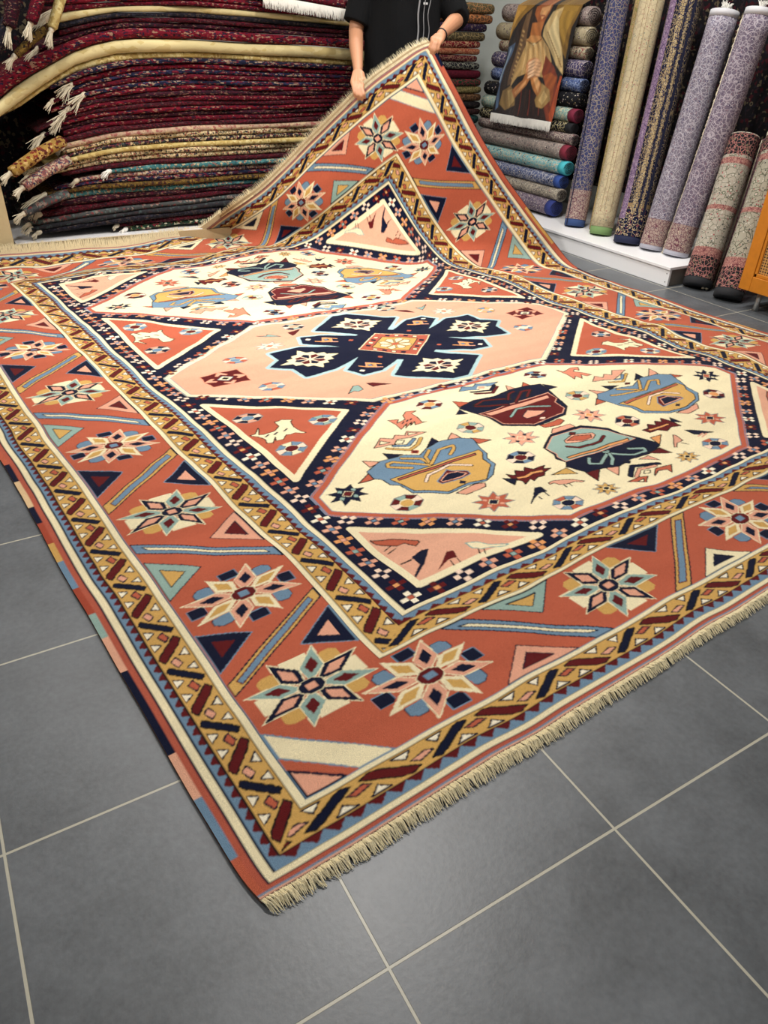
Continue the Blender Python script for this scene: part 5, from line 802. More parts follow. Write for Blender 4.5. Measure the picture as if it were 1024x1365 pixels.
tag(MB().box(T(6.95,9.4,0),T(8.7,10.4,1.13)).build('display_plinth',plain('dark_stand','#2a2826',.8),smooth=False,bevel=.005),'dark stand under the pile right of the man','stand')
# rolled rugs lying in a stack under the portrait
ROLL=[((8.627,6.835,.37),(8.66,9.0,.37),.115,'#6a5e6c',['#8c8088','#4c5070','#a89c90'],'#27357a','purple-grey rolled rug with a royal blue end, lowest under the portrait'),
((8.662,6.807,.56),(8.69,9.0,.56),.09,'#8c8478',['#b0a694','#6a6470','#a8746c'],None,'grey-beige rolled rug showing its spiral end, second from the bottom'),
((8.69,6.83,.735),(8.71,9.0,.735),.095,'#5c6484',['#a8a8b0','#3c4468','#8c8c9c'],'#2c4a94','blue-grey rolled rug with a blue end band under the turquoise one'),
((8.717,6.80,.925),(8.74,9.0,.93),.098,'#7cb0b4',['#c8beA0','#4c9cb0','#b08a80'],'#46b4c0','turquoise floral rolled rug with a bright turquoise end'),
((8.753,6.84,1.125),(8.77,9.0,1.14),.108,'#8c827c',['#a89a90','#6c6468','#a06a6c'],'#7c2034','grey-pink rolled rug with a crimson edge line, in the lower stack'),
((8.78,6.83,1.30),(8.80,9.1,1.32),.075,'#7a6a6a',['#b8aa9c','#54485a','#944a54'],None,'mauve rolled rug with small circles, under the portrait fringe'),
((8.802,6.90,1.44),(8.821,9.121,1.46),.075,'#1e1e20',['#b8ac84','#2c2c28','#8c8460'],'#14161c','black rolled rug with cream scrolls and a black end'),
((8.83,6.888,1.60),(8.847,9.097,1.625),.095,'#8aa8a0',['#c8c4a8','#a8b8ac','#b0907c'],'#7a1f3a','pale aqua rolled rug with a wine-red end band'),
((8.871,6.92,1.79),(8.886,9.112,1.82),.098,'#1a1a1e',['#202024','#1c1c20','#a8986c'],None,'black rolled rug with a beige flower spray beside the portrait'),
((8.899,6.951,1.975),(8.92,9.018,2.02),.09,'#4c5c88',['#8c9cc0','#38487a','#a8b0c4'],None,'bright blue patterned rolled rug beside the portrait'),
((8.931,6.978,2.175),(8.958,9.063,2.22),.108,'#4c4668',['#b4a8a8','#342e58','#8c6a78'],None,'navy and mauve dotted rolled rug beside the portrait'),
((8.964,7.023,2.365),(8.981,8.984,2.41),.08,'#b0a88c',['#8c5a54','#5c6c54','#c8bfa0'],None,'cream floral rolled rug third from the top of the stack'),
((8.996,7.064,2.565),(9.003,9.071,2.60),.115,'#a89c80',['#b4a888','#9c9074'],None,'plain beige striped rolled rug second from the top of the stack'),
((9.036,7.116,2.80),(9.047,9.021,2.84),.118,'#8c7c78',['#a89c94','#6c6068','#94848c'],None,'grey mauve rolled rug, topmost of the stack under the portrait')]
def rolled(a,b,rad,mat,band,lab,group,top=None,fr=None,n=22,sx=1.0,sy=1.0,bend=0,spiral=True,bandlen=.12,cat='rug',strips=(),ends=()):
    r=empty('rolled_rug',T(*a)); org=r.location; A_=Vector((0,0,0)); B_=Vector(T(*b))-org; d=(B_-A_); L_=d.length; dn=d.normalized()
    pts=[];rs=[]
    for i in range(13):
        t=i/12; p=A_+d*t; p+=Vector((bend*math.sin(math.pi*t),0,0)); pts.append(p); rs.append(rad*S*(1+.02*math.sin(t*9+rad*50)))
    t0=bandlen*S/L_ if band else 0
    q0=A_+d*t0
    body=[q0]+[p for i,p in enumerate(pts) if i/12>t0+.02]
    MB().tube(body,rad*S,n,sx,sy,up=(.1,.2,.97) if abs(dn.z)<.5 else (0,1,.01)).build('body',mat,r)
    if band: MB().tube([A_-dn*.001,A_+dn*.004,q0],[rad*S*.90,rad*S*.985,rad*S*.985],n,sx,sy,up=(.1,.2,.97) if abs(dn.z)<.5 else (0,1,.01)).build('end_band',plain('band'+band,band,.85,bump=.3,bscale=300),r)
    if spiral:
        mb=MB(); u=Vector((.1,.2,.97)).cross(dn) if abs(dn.z)<.5 else Vector((0,1,0)).cross(dn); u.normalize(); w_=dn.cross(u)
        sp=[A_-dn*.003+(u*math.cos(k*.5)*sx+w_*math.sin(k*.5)*sy)*(rad*S*.86*(1-k/48)) for k in range(44)]
        mb.tube(sp,.0016,5); mb.build('spiral',plain('spiral_dark','#1c191c',.9),r)
    for t0_,t1_,em in ends:
        MB().tube([A_+d*(t0_+(t1_-t0_)*k/3)+Vector((bend*math.sin(math.pi*(t0_+(t1_-t0_)*k/3)),0,0)) for k in range(4)],rad*S*1.008,n,sx,sy,up=(0,1,.01),caps=False).build('woven_border',em,r)
    for a0,a1,h0,sm in strips:
        mb=MB(); u=Vector((0,1,.01)).cross(dn); u.normalize(); w_=dn.cross(u); V=[]; n_=24; kk=5
        for i in range(n_+1):
            p=A_+d*(h0+(1-h0)*i/n_)+Vector((bend*math.sin(math.pi*(h0+(1-h0)*i/n_)),0,0))
            for k in range(kk+1):
                a_=math.radians(a0+(a1-a0)*k/kk); V.append(p+(u*math.cos(a_)+w_*math.sin(a_))*rad*S*1.012)
        mb.add(V,[(i*(kk+1)+k,i*(kk+1)+k+1,(i+1)*(kk+1)+k+1,(i+1)*(kk+1)+k) for i in range(n_) for k in range(kk)])
        mb.build('border_stripe',sm,r)
    if top:
        MB().tube([B_-dn*.02,B_+dn*.012],rad*S*1.02,n).build('core_wrap',top,r)
        tuft(r,B_+dn*.012,dn,.05,60,.9,tuftw,knot=False,name='fringe')
    if fr:
        mb=MB(); side=Vector(fr).normalized()
        for i in range(260):
            t=rng.random(); p=A_+d*t+side*rad*S*.99; p+=Vector((bend*math.sin(math.pi*t),0,0))
            e=dn*(.015*(rng.random()-.5))+side*(.010*rng.random())-Vector((0,0,.018))
            mb.tube([p,p+e*.6,p+e],[.0014,.0014,.0008],4,caps=False)
        mb.tube([A_+side*rad*S,A_+d*.5+side*rad*S+Vector((bend,0,0)),B_+side*rad*S],.003,6)
        tag(mb.build('fringe',tuftm,r),kind='stuff')
    return tag(r,lab,cat,group)
for i,(a,b,rad,base,cs,band,lab) in enumerate(ROLL):
    rolled(a,b,rad*1.07,persian('roll%d'%i,base,[cs[0],'#d4ccbc',cs[1],'#2a2636',cs[-1]],30,80,mode='floral',vine=.05,rings=('#7c3c48','#d4ccbc','#2a2636')),band,lab,'rolled rugs lying in the stack by the right wall',sx=1.12,sy=.94)
# rolled rugs standing against the right wall
grym=plain('core_grey','#c4c4c8',.6)
ST=[((8.50,6.27,.24),(9.05,6.72,3.15),.15,persian('v1','#3c4268',['#94897e','#5c5478','#a07868','#2c3058'],40,130,mode='floral',dens=.4),'#2c4474','navy and beige floral rolled rug, leftmost standing on the white platform',None,(-.4,.9,0)),
((8.66,5.98,.24),(9.2,6.42,3.15),.105,persian('v2','#b89c70',['#8c8a50','#c8b48c','#a87858','#6c6c58'],40,130,mode='floral',dens=.4),None,'gold floral rolled rug standing second on the platform, behind the beige one',None,None),
((8.48,5.72,.24),(9.0,6.08,3.15),.155,persian('v3','#c9bb98',['#b8a88a','#c4b494','#a8706a','#8c9080'],24,90,mode='floral',dens=.62),'#6c8a54','pale beige rolled rug with a green end band standing on the platform',None,None),
((8.72,5.45,.24),(9.25,5.85,3.15),.10,persian('v4','#9c8494',['#6c5470','#c0aab0','#2c2c6c','#b09c9c'],40,130,mode='floral',dens=.4),None,'lilac rolled rug tucked behind the navy one on the platform',None,(-.4,.9,0)),
((8.45,5.18,.24),(8.98,5.52,3.15),.19,persian('v5','#10142c',['#8f7e62','#1c2450','#a07c5c','#c9bc9c'],40,130,mode='floral',dens=.42,stretch=(1.6,1.6,.8)),'#141c3c','thick dark navy rolled rug with cream scrolls standing on the platform',None,None),
((8.50,4.80,.24),(9.02,4.96,2.83),.163,persian('v6','#77707e',['#a8a4ac','#4c4868','#8c6a74','#c0bcc4'],42,130,mode='medal',dens=.4),'#a8a8b4','mauve rolled rug with round medallions and grey cap, left of the matching pair',grym,None),
((8.56,4.45,.24),(9.04,4.50,2.85),.163,persian('v7','#6f6474',['#a8a0a8','#443c58','#84606c','#bcb4bc'],42,130,mode='medal',dens=.4),'#b0b0bc','mauve rolled rug with round medallions and grey cap, right of the matching pair',grym,(-.5,.85,0)),
((8.34,3.86,.02),(9.0,4.23,1.62),.172,persian('v8','#a8a294',['#6c6c5c','#c4c0b4','#9c4c54','#383c3c'],24,90,mode='floral',dens=.4,rings=('#a8444c','#c4c0b4','#5c6450'),vine=.03),'#1b1c20','grey-white rolled rug with roses and black foot standing on the floor beside the platform',None,None),
((8.66,3.72,.02),(9.22,4.02,1.60),.10,persian('v9','#6c4a50',['#44343c','#9c7c7c','#2c2c34','#b09494'],40,130,mode='floral',dens=.4),'#1b1c20','dusky pink rolled rug standing between the two rose-patterned ones',None,(-.7,.7,0)),
((8.28,3.36,.02),(9.0,3.75,1.66),.168,persian('v10','#9c9888',['#5c5c4c','#c4c0b4','#8c4048','#30343a'],24,90,mode='floral',dens=.4,rings=('#a8444c','#c4c0b4','#5c6450'),vine=.03),'#1b1c20','grey-white rolled rug with roses standing nearest the yellow cabinet',None,None),
((9.02,4.05,.24),(9.45,3.95,2.6),.12,persian('v11','#c0bab4',['#a89c9c','#ccc8c0','#a87c5c'],24,90,mode='floral',dens=.6),None,'white rolled rug with ochre and red vines leaning behind the rose rugs',None,(-.5,.85,0)),
((9.15,3.65,.02),(9.5,3.55,2.4),.12,persian('v12','#605878',['#a8a0b4','#3c3454','#8c7080'],40,130,mode='floral',dens=.4),None,'violet rolled rug leaning furthest right at the wall',None,None)]
BEI=persian('beige_border','#a8946c',['#1c2448','#c9bc9c','#7c5c48'],60,150,mode='floral'); NVS=plain('navy_stripe','#0e1230',.9,bump=.4,bscale=300); TNS=plain('tan_stripe','#8a7350',.9); LIL=persian('lilac_edge','#8c7490',['#5c4a6c','#b0a0b0'],40,120,mode='floral')
FT=persian('rose_foot','#1e1e22',['#a8706a','#8c8468','#2c2c30','#6c4448'],45,130,mode='floral'); PKB=persian('pink_border','#a4756c',['#6c3a40','#c0a090','#7c5450'],60,150,mode='floral'); FT2=persian('beige_foot','#a08c84',['#6a3f4c','#c8b8a4','#3c3450','#8c6c68'],45,130,mode='floral')
FT3=persian('navy_foot','#101530',['#b8a480','#7a4048','#c9bc9c'],30,90,mode='floral',vine=.03)
ENDS={0:[(.03,.16,FT2)],4:[(.03,.15,FT3),(.15,.165,TNS)],5:[(.02,.14,FT2)],6:[(.02,.14,FT2)],7:[(.05,.19,FT),(.19,.25,PKB),(.50,.53,PKB),(.80,.84,PKB),(.86,.995,FT)],9:[(.05,.18,FT),(.18,.24,PKB),(.52,.55,PKB),(.84,.88,PKB),(.90,.995,FT)],8:[(.04,.2,FT),(.88,.99,FT)]}
STRIP={4:[(150,185,.1,LIL),(205,222,.12,BEI),(226,232,.12,NVS),(236,243,.12,BEI),(250,262,.12,NVS)],2:[(196,198,.1,TNS),(214,216,.1,TNS),(246,248,.1,TNS)],0:[(172,180,.0,NVS)]}
for i_,(a,b,rad,m,band,lab,top,fr) in enumerate(ST):
    rolled(a,b,rad,m,band,lab,'rolled rugs standing along the right wall',top=top,fr=fr,spiral=False,bandlen=.10,bend=.004,strips=STRIP.get(i_,()),ends=ENDS.get(i_,()))
# thick rope of fringe hanging from the rose rug
r=[o for o in COL.objects if o.get('label','').startswith('dusky pink')][0]
mb=MB()
pts=[Vector(T(9.02,4.26,1.60)),Vector(T(8.80,4.10,1.1)),Vector(T(8.58,3.92,.55)),Vector(T(8.42,3.80,.12)),Vector(T(8.38,3.77,.02))]
org=r.location
for i in range(26):
    o_=Vector((rng.normal(0,.005),rng.normal(0,.005),0)); P_=[p-org+o_*(1+k*.35)+Vector((rng.normal(0,.002),rng.normal(0,.002),0)) for k,p in enumerate(pts)]
    P_[-1].z=max(P_[-1].z,.008-org.z); mb.tube(P_,[.0035,.0035,.0035,.004,.006],5)
tag(mb.build('fringe_rope',tuftm,r),kind='stuff')
# dark rug hung flat on the wall behind them
dk=persian('darkhang','#141216',['#2a1c20','#5c5240','#1c1a24','#3c1018'],20,60,dens=.55)
tag(MB().box(T(9.62,2.2,.6),T(9.7,8.5,5.2)).build('rug_or_void_panel',dk,smooth=False),'very dark floral rug hung on the right wall behind the standing rolls','rug')
tag(MB().box(T(-3.2,9.55,0),T(2.7,9.65,4.2)).build('rug_or_void_panel',dk,smooth=False),'added nearly black panel standing in for the dark void left of the tall folded pile','rug')  # added panel, its blackness stands in for the unlit void beside the pile
tag(MB().box(T(8.5,11.12,2.7),T(9.55,11.18,4.6)).build('wall_poster',plain('poster_blue','#5c9cac',.5),smooth=False),'teal-blue poster on the back wall above the dark pile','poster')
# ---------------------------------------------------------------- woven portrait hung over the stack
PR=.004
def portrait():
    nS,nT=300,360; s=np.linspace(0,1,nS)[None,:]; t=np.linspace(0,1,nT)[:,None]
    s=np.broadcast_to(s,(nT,nS)); t=np.broadcast_to(t,(nT,nS))
    img=np.zeros((nT,nS,3)); img[:]=hx('#120c0a')
    bl,br,tr,tl_=(140,635),(470,690),(655,40),(292,0)
    def toST(p):      # crop coordinates of the study drawing -> s,t (bilinear inverse, few steps)
        a,b=.5,.5
        for _ in range(12):
            X=(1-a)*(1-b)*bl[0]+a*(1-b)*br[0]+a*b*tr[0]+(1-a)*b*tl_[0]; Y=(1-a)*(1-b)*bl[1]+a*(1-b)*br[1]+a*b*tr[1]+(1-a)*b*tl_[1]
            e=(p[0]-X,p[1]-Y); Xa=(1-b)*(br[0]-bl[0])+b*(tr[0]-tl_[0]); Ya=(1-b)*(br[1]-bl[1])+b*(tr[1]-tl_[1]); Xb=(1-a)*(tl_[0]-bl[0])+a*(tr[0]-br[0]); Yb=(1-a)*(tl_[1]-bl[1])+a*(tr[1]-br[1])
            D=Xa*Yb-Xb*Ya; a+=(e[0]*Yb-Xb*e[1])/D; b+=(Xa*e[1]-e[0]*Ya)/D
        return a,b
    def pg(pts,c,soft=0):
        q=[toST(p) for p in pts]; ins=np.zeros((nT,nS),bool); n=len(q)
        for i in range(n):
            ax,ay=q[i]; bx,by=q[(i+1)%n]
            if abs(ay-by)<1e-9: continue
            ins^=((ay>t)!=(by>t))&(s<ax+(t-ay)*(bx-ax)/(by-ay))
        img[ins]=hx(c)
    def ln(pts,w,c):
        q=[np.array(toST(p)) for p in pts]
        for a,b in zip(q[:-1],q[1:]):
            d=b-a; l2=d@d+1e-9; k=np.clip(((s-a[0])*d[0]+(t-a[1])*d[1])/l2,0,1); img[np.hypot(s-a[0]-k*d[0],t-a[1]-k*d[1])<w/2]=hx(c)
    # background glow, robes, veil
    pg([(292,0),(400,0),(330,60),(270,150),(235,225),(215,215)],'#8a6526'); pg([(292,0),(345,10),(290,80),(250,190),(228,200)],'#b88a3c')
    pg([(530,20),(655,40),(600,160),(560,330),(520,200),(500,80)],'#7a5a22'); pg([(560,30),(640,45),(580,170),(555,260),(530,120)],'#9c7830')
    pg([(330,60),(400,10),(430,60),(370,180),(330,330),(250,500),(210,600),(160,620),(165,560),(230,330),(270,200)],'#2a1a12')
    pg([(285,215),(270,260),(225,350),(190,470),(175,600),(160,620),(165,540),(215,370),(240,240)],'#4f6684'); pg([(250,250),(262,240),(215,370),(190,450),(180,450)],'#93a8bc')
    pg([(345,200),(430,190),(470,260),(485,340),(450,430),(400,420),(350,400),(300,420),(255,480),(285,330),(320,230)],'#b7935a')
    pg([(380,240),(430,220),(450,300),(440,400),(380,390),(320,380),(340,280)],'#cda468')
    for i in range(9): ln([(350+i*12,215+i*2),(325+i*16,400-i*2)],.008,'#8a6434' if i%2 else '#e0bf84')
    pg([(450,300),(500,370),(520,430),(500,560),(470,690),(440,680),(420,600),(450,480),(430,400)],'#7c3014')
    pg([(440,420),(480,400),(515,430),(490,520),(465,600),(455,520)],'#a0501f'); pg([(250,480),(330,470),(420,560),(440,680),(180,640),(200,560)],'#241410')
    for i in range(7): ln([(300+i*22,500),(270+i*26,650)],.008,'#8a2c14' if i%2 else '#3c1c12')
    pg([(455,640),(510,500),(535,420),(545,430),(480,690),(460,690)],'#b04a1e')
    pg([(500,60),(560,40),(530,120),(545,260),(548,420),(510,360),(470,250),(440,190),(450,140)],'#c9ac74'); pg([(520,80),(535,110),(540,300),(520,330),(485,250),(470,180)],'#dcc690')
    for i in range(14): ln([(470+i*5,170+i*15),(476+i*5,178+i*15)],.012,'#8a6a3c')
    pg([(345,60),(375,30),(360,120),(345,230),(300,330),(260,460),(235,470),(260,360),(310,200)],'#6c5034')
    for i in range(12): ln([(330-i*6,150+i*25),(338-i*6,158+i*25)],.014,'#b8945c')
    pg([(400,20),(440,10),(500,20),(485,50),(460,90),(440,130),(410,110),(390,60)],'#a0582a'); pg([(430,30),(490,22),(478,48),(455,80),(432,95),(420,60)],'#d69c62')
    ln([(428,72),(450,78)],.012,'#8a3a24'); ln([(440,90),(452,86)],.01,'#7c3c20')
    pg([(380,110),(450,110),(430,170),(430,195),(390,200),(370,180)],'#b06a34'); pg([(372,180),(430,190),(438,215),(400,225),(345,215)],'#c88c50')
    ln([(350,208),(385,238),(432,205)],.008,'#5c3a1c'); ln([(388,225),(388,245)],.008,'#e8d09c'); ln([(380,232),(396,232)],.008,'#e8d09c')
    # sleeves, forearms, clasped hands
    pg([(205,500),(260,470),(285,520),(275,590),(215,620),(180,580)],'#8a6c3c'); pg([(235,500),(265,490),(275,560),(240,600)],'#b8985c')
    pg([(385,560),(430,460),(470,500),(470,560),(420,610),(390,600)],'#a8854c'); pg([(405,560),(440,500),(455,540),(420,590)],'#d0ae70')
    pg([(262,500),(330,440),(355,380),(375,420),(350,470),(275,550)],'#b0703c'); pg([(280,510),(335,455),(350,440),(345,465),(285,530)],'#d69a60')
    pg([(370,430),(405,420),(425,460),(425,500),(400,540),(380,490)],'#b8783f'); pg([(385,430),(408,425),(420,470),(405,520)],'#dca46a')
    pg([(345,350),(360,320),(390,308),(415,320),(428,350),(420,390),(400,425),(372,430),(350,400)],'#c4875a')
    for i in range(5):
        y=325+i*20; ln([(362,y+18),(392,y)],.030,'#e6bd94'); ln([(392,y),(416,y+10)],.028,'#d8a87c'); ln([(360,y+27),(392,y+10)],.006,'#7c4a2c'); ln([(392,y+10),(418,y+20)],.006,'#7c4a2c')
    for _ in range(3):
        p_=np.pad(img,((1,1),(1,1),(0,0)),'edge'); img=sum(p_[i:i+nT,j:j+nS] for i in range(3) for j in range(3))/9
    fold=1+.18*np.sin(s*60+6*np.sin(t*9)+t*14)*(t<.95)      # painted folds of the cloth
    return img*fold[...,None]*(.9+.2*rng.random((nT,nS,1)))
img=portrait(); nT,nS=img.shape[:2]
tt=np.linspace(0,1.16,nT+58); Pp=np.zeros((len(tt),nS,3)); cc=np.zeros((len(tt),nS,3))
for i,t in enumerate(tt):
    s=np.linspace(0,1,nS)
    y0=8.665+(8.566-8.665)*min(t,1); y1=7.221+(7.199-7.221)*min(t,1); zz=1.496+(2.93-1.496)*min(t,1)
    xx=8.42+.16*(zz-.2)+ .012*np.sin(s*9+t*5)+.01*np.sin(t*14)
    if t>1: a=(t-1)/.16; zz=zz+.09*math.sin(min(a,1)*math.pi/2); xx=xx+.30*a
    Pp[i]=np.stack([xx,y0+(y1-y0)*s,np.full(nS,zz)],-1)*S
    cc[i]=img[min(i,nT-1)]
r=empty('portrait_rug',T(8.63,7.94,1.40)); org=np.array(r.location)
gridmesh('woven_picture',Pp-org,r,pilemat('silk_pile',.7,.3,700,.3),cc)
Pb=(Pp[::8,::8]-org)+np.array([.006,0,-.002]); gridmesh('backing',Pb,r,plain('portrait_back','#3a2c20',.9))
mb=MB()
for i in range(420):
    s_=(i+.5)/420; y=8.665+(7.221-8.665)*s_; l=.125*(.92+.16*rng.random())
    a=np.array(T(8.625,y,1.50))-org; mb.tube([a,a+np.array([-.004,0,-l*S*.5]),a+np.array([-.006+.004*rng.random(),.004*(rng.random()-.5),-l*S])],[.0016,.0016,.001],4,caps=False)
tag(mb.build('fringe',tuftw,r),kind='stuff')
tag(r,'woven picture of a robed woman with clasped hands, white fringe, hung over the rolled rugs','picture')
# ---------------------------------------------------------------- yellow wooden cabinet with a cane panel
wood=plain('honey_wood','#c2781c',.35,bump=.2,bscale=30,var=.2); 
cm,nt,b=newmat('cane'); L=nt.links.new
tc=nd(nt,'ShaderNodeTexCoord'); sx=nd(nt,'ShaderNodeSeparateXYZ'); L(tc.outputs['Object'],sx.inputs[0]); ms=[]
for k in (1,2):
    a=nd(nt,'ShaderNodeMath',operation='MULTIPLY'); a.inputs[1].default_value=2*math.pi/.0135; L(sx.outputs[k],a.inputs[0]); c=nd(nt,'ShaderNodeMath',operation='COSINE'); L(a.outputs[0],c.inputs[0]); ms.append(c)
ml=nd(nt,'ShaderNodeMath',operation='ADD'); L(ms[0].outputs[0],ml.inputs[0]); L(ms[1].outputs[0],ml.inputs[1])
g=nd(nt,'ShaderNodeMath',operation='GREATER_THAN'); g.inputs[1].default_value=.55; L(ml.outputs[0],g.inputs[0])
mx=nd(nt,'ShaderNodeMix',data_type='RGBA'); mx.inputs['A'].default_value=(*hx('#b98a4a'),1); mx.inputs['B'].default_value=(*hx('#2a1c10'),1); L(g.outputs[0],mx.inputs['Factor']); L(mx.outputs['Result'],b.inputs['Base Color']); b.inputs['Roughness'].default_value=.6
r=empty('cane_cabinet',T(8.6,2.4,0)); org=r.location
def cb(a,b_,n,m,bv=.003):
    mb=MB().box(T(*a),T(*b_)); mb.v=[tuple(Vector(p)-org) for p in mb.v]; return mb.build(n,m,r,smooth=False,bevel=bv)
XF=8.12
cb((XF,3.02,.22),(XF+.06,3.16,2.2),'stile',wood); cb((XF,1.62,.22),(XF+.06,1.76,2.2),'stile',wood)
cb((XF,1.76,.22),(XF+.06,3.02,.38),'rail',wood); cb((XF,1.76,2.06),(XF+.06,3.02,2.2),'rail',wood)
cb((XF+.03,1.76,.38),(XF+.05,3.02,2.06),'cane_panel',cm,0)
for q in (((XF+.012,2.985,.38),(XF+.05,3.02,2.06)),((XF+.012,1.76,.38),(XF+.05,3.02,.42))): cb(*q,'moulding',wood)
cb((XF+.06,1.62,.22),(9.2,3.16,2.2),'carcass',wood)
for y in (2.95,1.8):
    for x in (8.25,9.05):
        mb=MB().tube([tuple(Vector(T(x,y,.22))-org),tuple(Vector(T(x,y,.10))-org),tuple(Vector(T(x,y,.0))-org)],[.014,.012,.016],12); mb.build('leg',plain('chrome','#b8b8b4',.3,.7),r)
tag(r,'honey-coloured wooden cabinet with a woven cane panel at the right edge','cabinet')

# ---------------------------------------------------------------- the man holding up the corner
skin=plain('skin','#c08a68',.5,bump=.05,bscale=120,var=.08); tee=plain('black_cotton','#101113',.92,bump=.5,bscale=260,spec=.2); jean=plain('dark_denim','#1c202a',.9,bump=.4,bscale=300)
man=empty('person',T(6.09,7.39,0),-.557)
def cone(mb,a,ra,b,rb,n=14,sx=1,sy=1):
    a=Vector(a); b=Vector(b); k=6
    pts=[a+(b-a)*i/k for i in range(k+1)]; rs=[ra+(rb-ra)*i/k for i in range(k+1)]
    mb.tube(pts,rs,n,sx,sy,up=(0,1,.02)); mb.sphere(a,ra,12); mb.sphere(b,rb,12)
def chain(mb,pts,n=14):
    for (a,ra),(b,rb) in zip(pts[:-1],pts[1:]): cone(mb,a,ra,b,rb,n)
def merged(mb,name,mat,vox,parent,sm=6,size=None):
    o=mb.build(name,mat,parent); m=o.modifiers.new('merge','REMESH'); m.mode='VOXEL'; m.voxel_size=vox; m.use_smooth_shade=True
    s=o.modifiers.new('smooth','SMOOTH'); s.iterations=sm; s.factor=.5; return o
b=MB()
# trunk and legs
b.sphere((0,.01,1.02),.15,20,(1.05,.72,1.2)); b.sphere((0,.01,1.27),.17,20,(1.08,.66,1.1)); b.sphere((0,.01,.90),.15,20,(1.1,.8,.8)); b.sphere((0,.012,1.14),.145,20,(1.02,.70,1.3))
chain(b,[((-.16,.015,1.40),.062),((0,.02,1.45),.062),((.16,.015,1.40),.062)])
for s in (-1,1):
    chain(b,[((s*.095,.01,.88),.088),((s*.105,-.005,.50),.058),((s*.11,.03,.09),.04)]); chain(b,[((s*.11,.03,.05),.036),((s*.12,-.10,.032),.030),((s*.125,-.16,.028),.024)])
chain(b,[((0,.02,1.42),.058),((0,.0,1.53),.053)])
# head
b.sphere((0,-.005,1.635),.092,22,(.84,1.02,1.22)); b.sphere((0,-.03,1.575),.062,18,(.92,.95,.8)); b.sphere((0,-.075,1.545),.022,12)
cone(b,(0,-.092,1.645),.009,(0,-.115,1.608),.013); 
for s in (-1,1): b.sphere((s*.079,.005,1.625),.021,12,(.35,.8,1.3)); b.sphere((s*.03,-.083,1.665),.018,10,(1.3,.5,.5)); b.sphere((s*.016,-.100,1.606),.008,8)
b.sphere((0,-.092,1.577),.016,12,(1.5,.6,.45)); b.sphere((0,-.091,1.568),.014,12,(1.3,.6,.5))
# his right arm (left in the picture), hanging to the rug edge
chain(b,[((-.19,.02,1.405),.056),((-.24,-.01,1.26),.047),((-.262,-.03,1.13),.041),((-.255,-.11,1.06),.040),((-.238,-.215,.965),.028),((-.236,-.235,.948),.026)])
# his left arm, bent, hand at the corner
chain(b,[((.19,.02,1.405),.056),((.255,.02,1.30),.048),((.305,.0,1.205),.042),((.275,-.085,1.185),.041),((.215,-.215,1.135),.028),((.21,-.235,1.125),.026)])
# hands
def hand(b,w,palm,tips,thumb,hw):
    w=Vector(w); P=Vector(palm); side=Vector(hw)
    for t in (-.9,-.3,.3,.9):
        k=P+side*.030*t
        cone(b,w+(P-w)*.25+side*.016*t,.017,k,.0145)
    for i,(t,chainp) in enumerate(zip((-.95,-.33,.33,.95),tips)):
        pts=[(P+side*.030*t,.0118)]+[(Vector(p),r) for p,r in zip(chainp,(.0100,.0090,.0078))]
        for (a_,ra),(b_,rb) in zip(pts[:-1],pts[1:]): cone(b,a_,ra,b_,rb,10)
    tp=[(w+(P-w)*.35+side*thumb[0]*.022,.016)]+[(Vector(p),r) for p,r in zip(thumb[1],(.0125,.0105))]
    for (a_,ra),(b_,rb) in zip(tp[:-1],tp[1:]): cone(b,a_,ra,b_,rb,10)
# picture-left hand: fingers curl in front of the edge, thumb pinches from behind
sh=lambda p:(p[0],p[1]-.042,p[2]+.012)
hand(b,(-.236,-.24,.950),sh((-.232,-.290,.885)),
 [[sh(p) for p in c_] for c_ in ([(-.252,-.335,.865),(-.246,-.348,.838),(-.240,-.336,.818)],[(-.236,-.342,.858),(-.229,-.356,.828),(-.223,-.340,.806)],[(-.219,-.340,.855),(-.209,-.354,.824),(-.204,-.340,.803)],[(-.204,-.332,.857),(-.193,-.345,.832),(-.189,-.334,.814)])],
 (1,[sh((-.192,-.285,.880)),sh((-.180,-.296,.850))]),(1,-.15,.1))
hand(b,(.21,-.235,1.125),(.187,-.285,1.105),
 [[(.163,-.312,1.098),(.151,-.322,1.072),(.149,-.314,1.050)],[(.171,-.326,1.094),(.161,-.336,1.064),(.159,-.326,1.038)],[(.184,-.330,1.090),(.177,-.339,1.060),(.174,-.328,1.037)],[(.199,-.322,1.087),(.194,-.332,1.064),(.190,-.322,1.047)]],
 (-1,[(.160,-.262,1.098),(.152,-.268,1.068)]),(.85,-.35,-.1))
merged(b,'body',skin,.0042,man,4)
s_=MB()
s_.sphere((0,.01,1.28),.19,22,(1.14,.70,1.0)); s_.sphere((0,.01,1.10),.19,22,(1.12,.70,1.2)); s_.sphere((0,.012,.98),.19,22,(1.12,.72,1.0))
rr=[]
for z_,rx,ry in ((1.40,.165,.10),(1.30,.212,.135),(1.15,.214,.140),(1.0,.216,.142),(.88,.222,.146),(.80,.228,.150)):
    rr.append([(rx*math.cos(a)*(1+.025*math.sin(a*5+z_*9)),.012+ry*math.sin(a)*(1+.05*math.sin(a*7+z_*6)),z_+.006*math.sin(a*3)) for a in [2*math.pi*k/40 for k in range(40)]])
s_.loft(rr[::-1])
chain(s_,[((-.16,.015,1.40),.076),((0,.02,1.435),.074),((.16,.015,1.40),.076)],18)
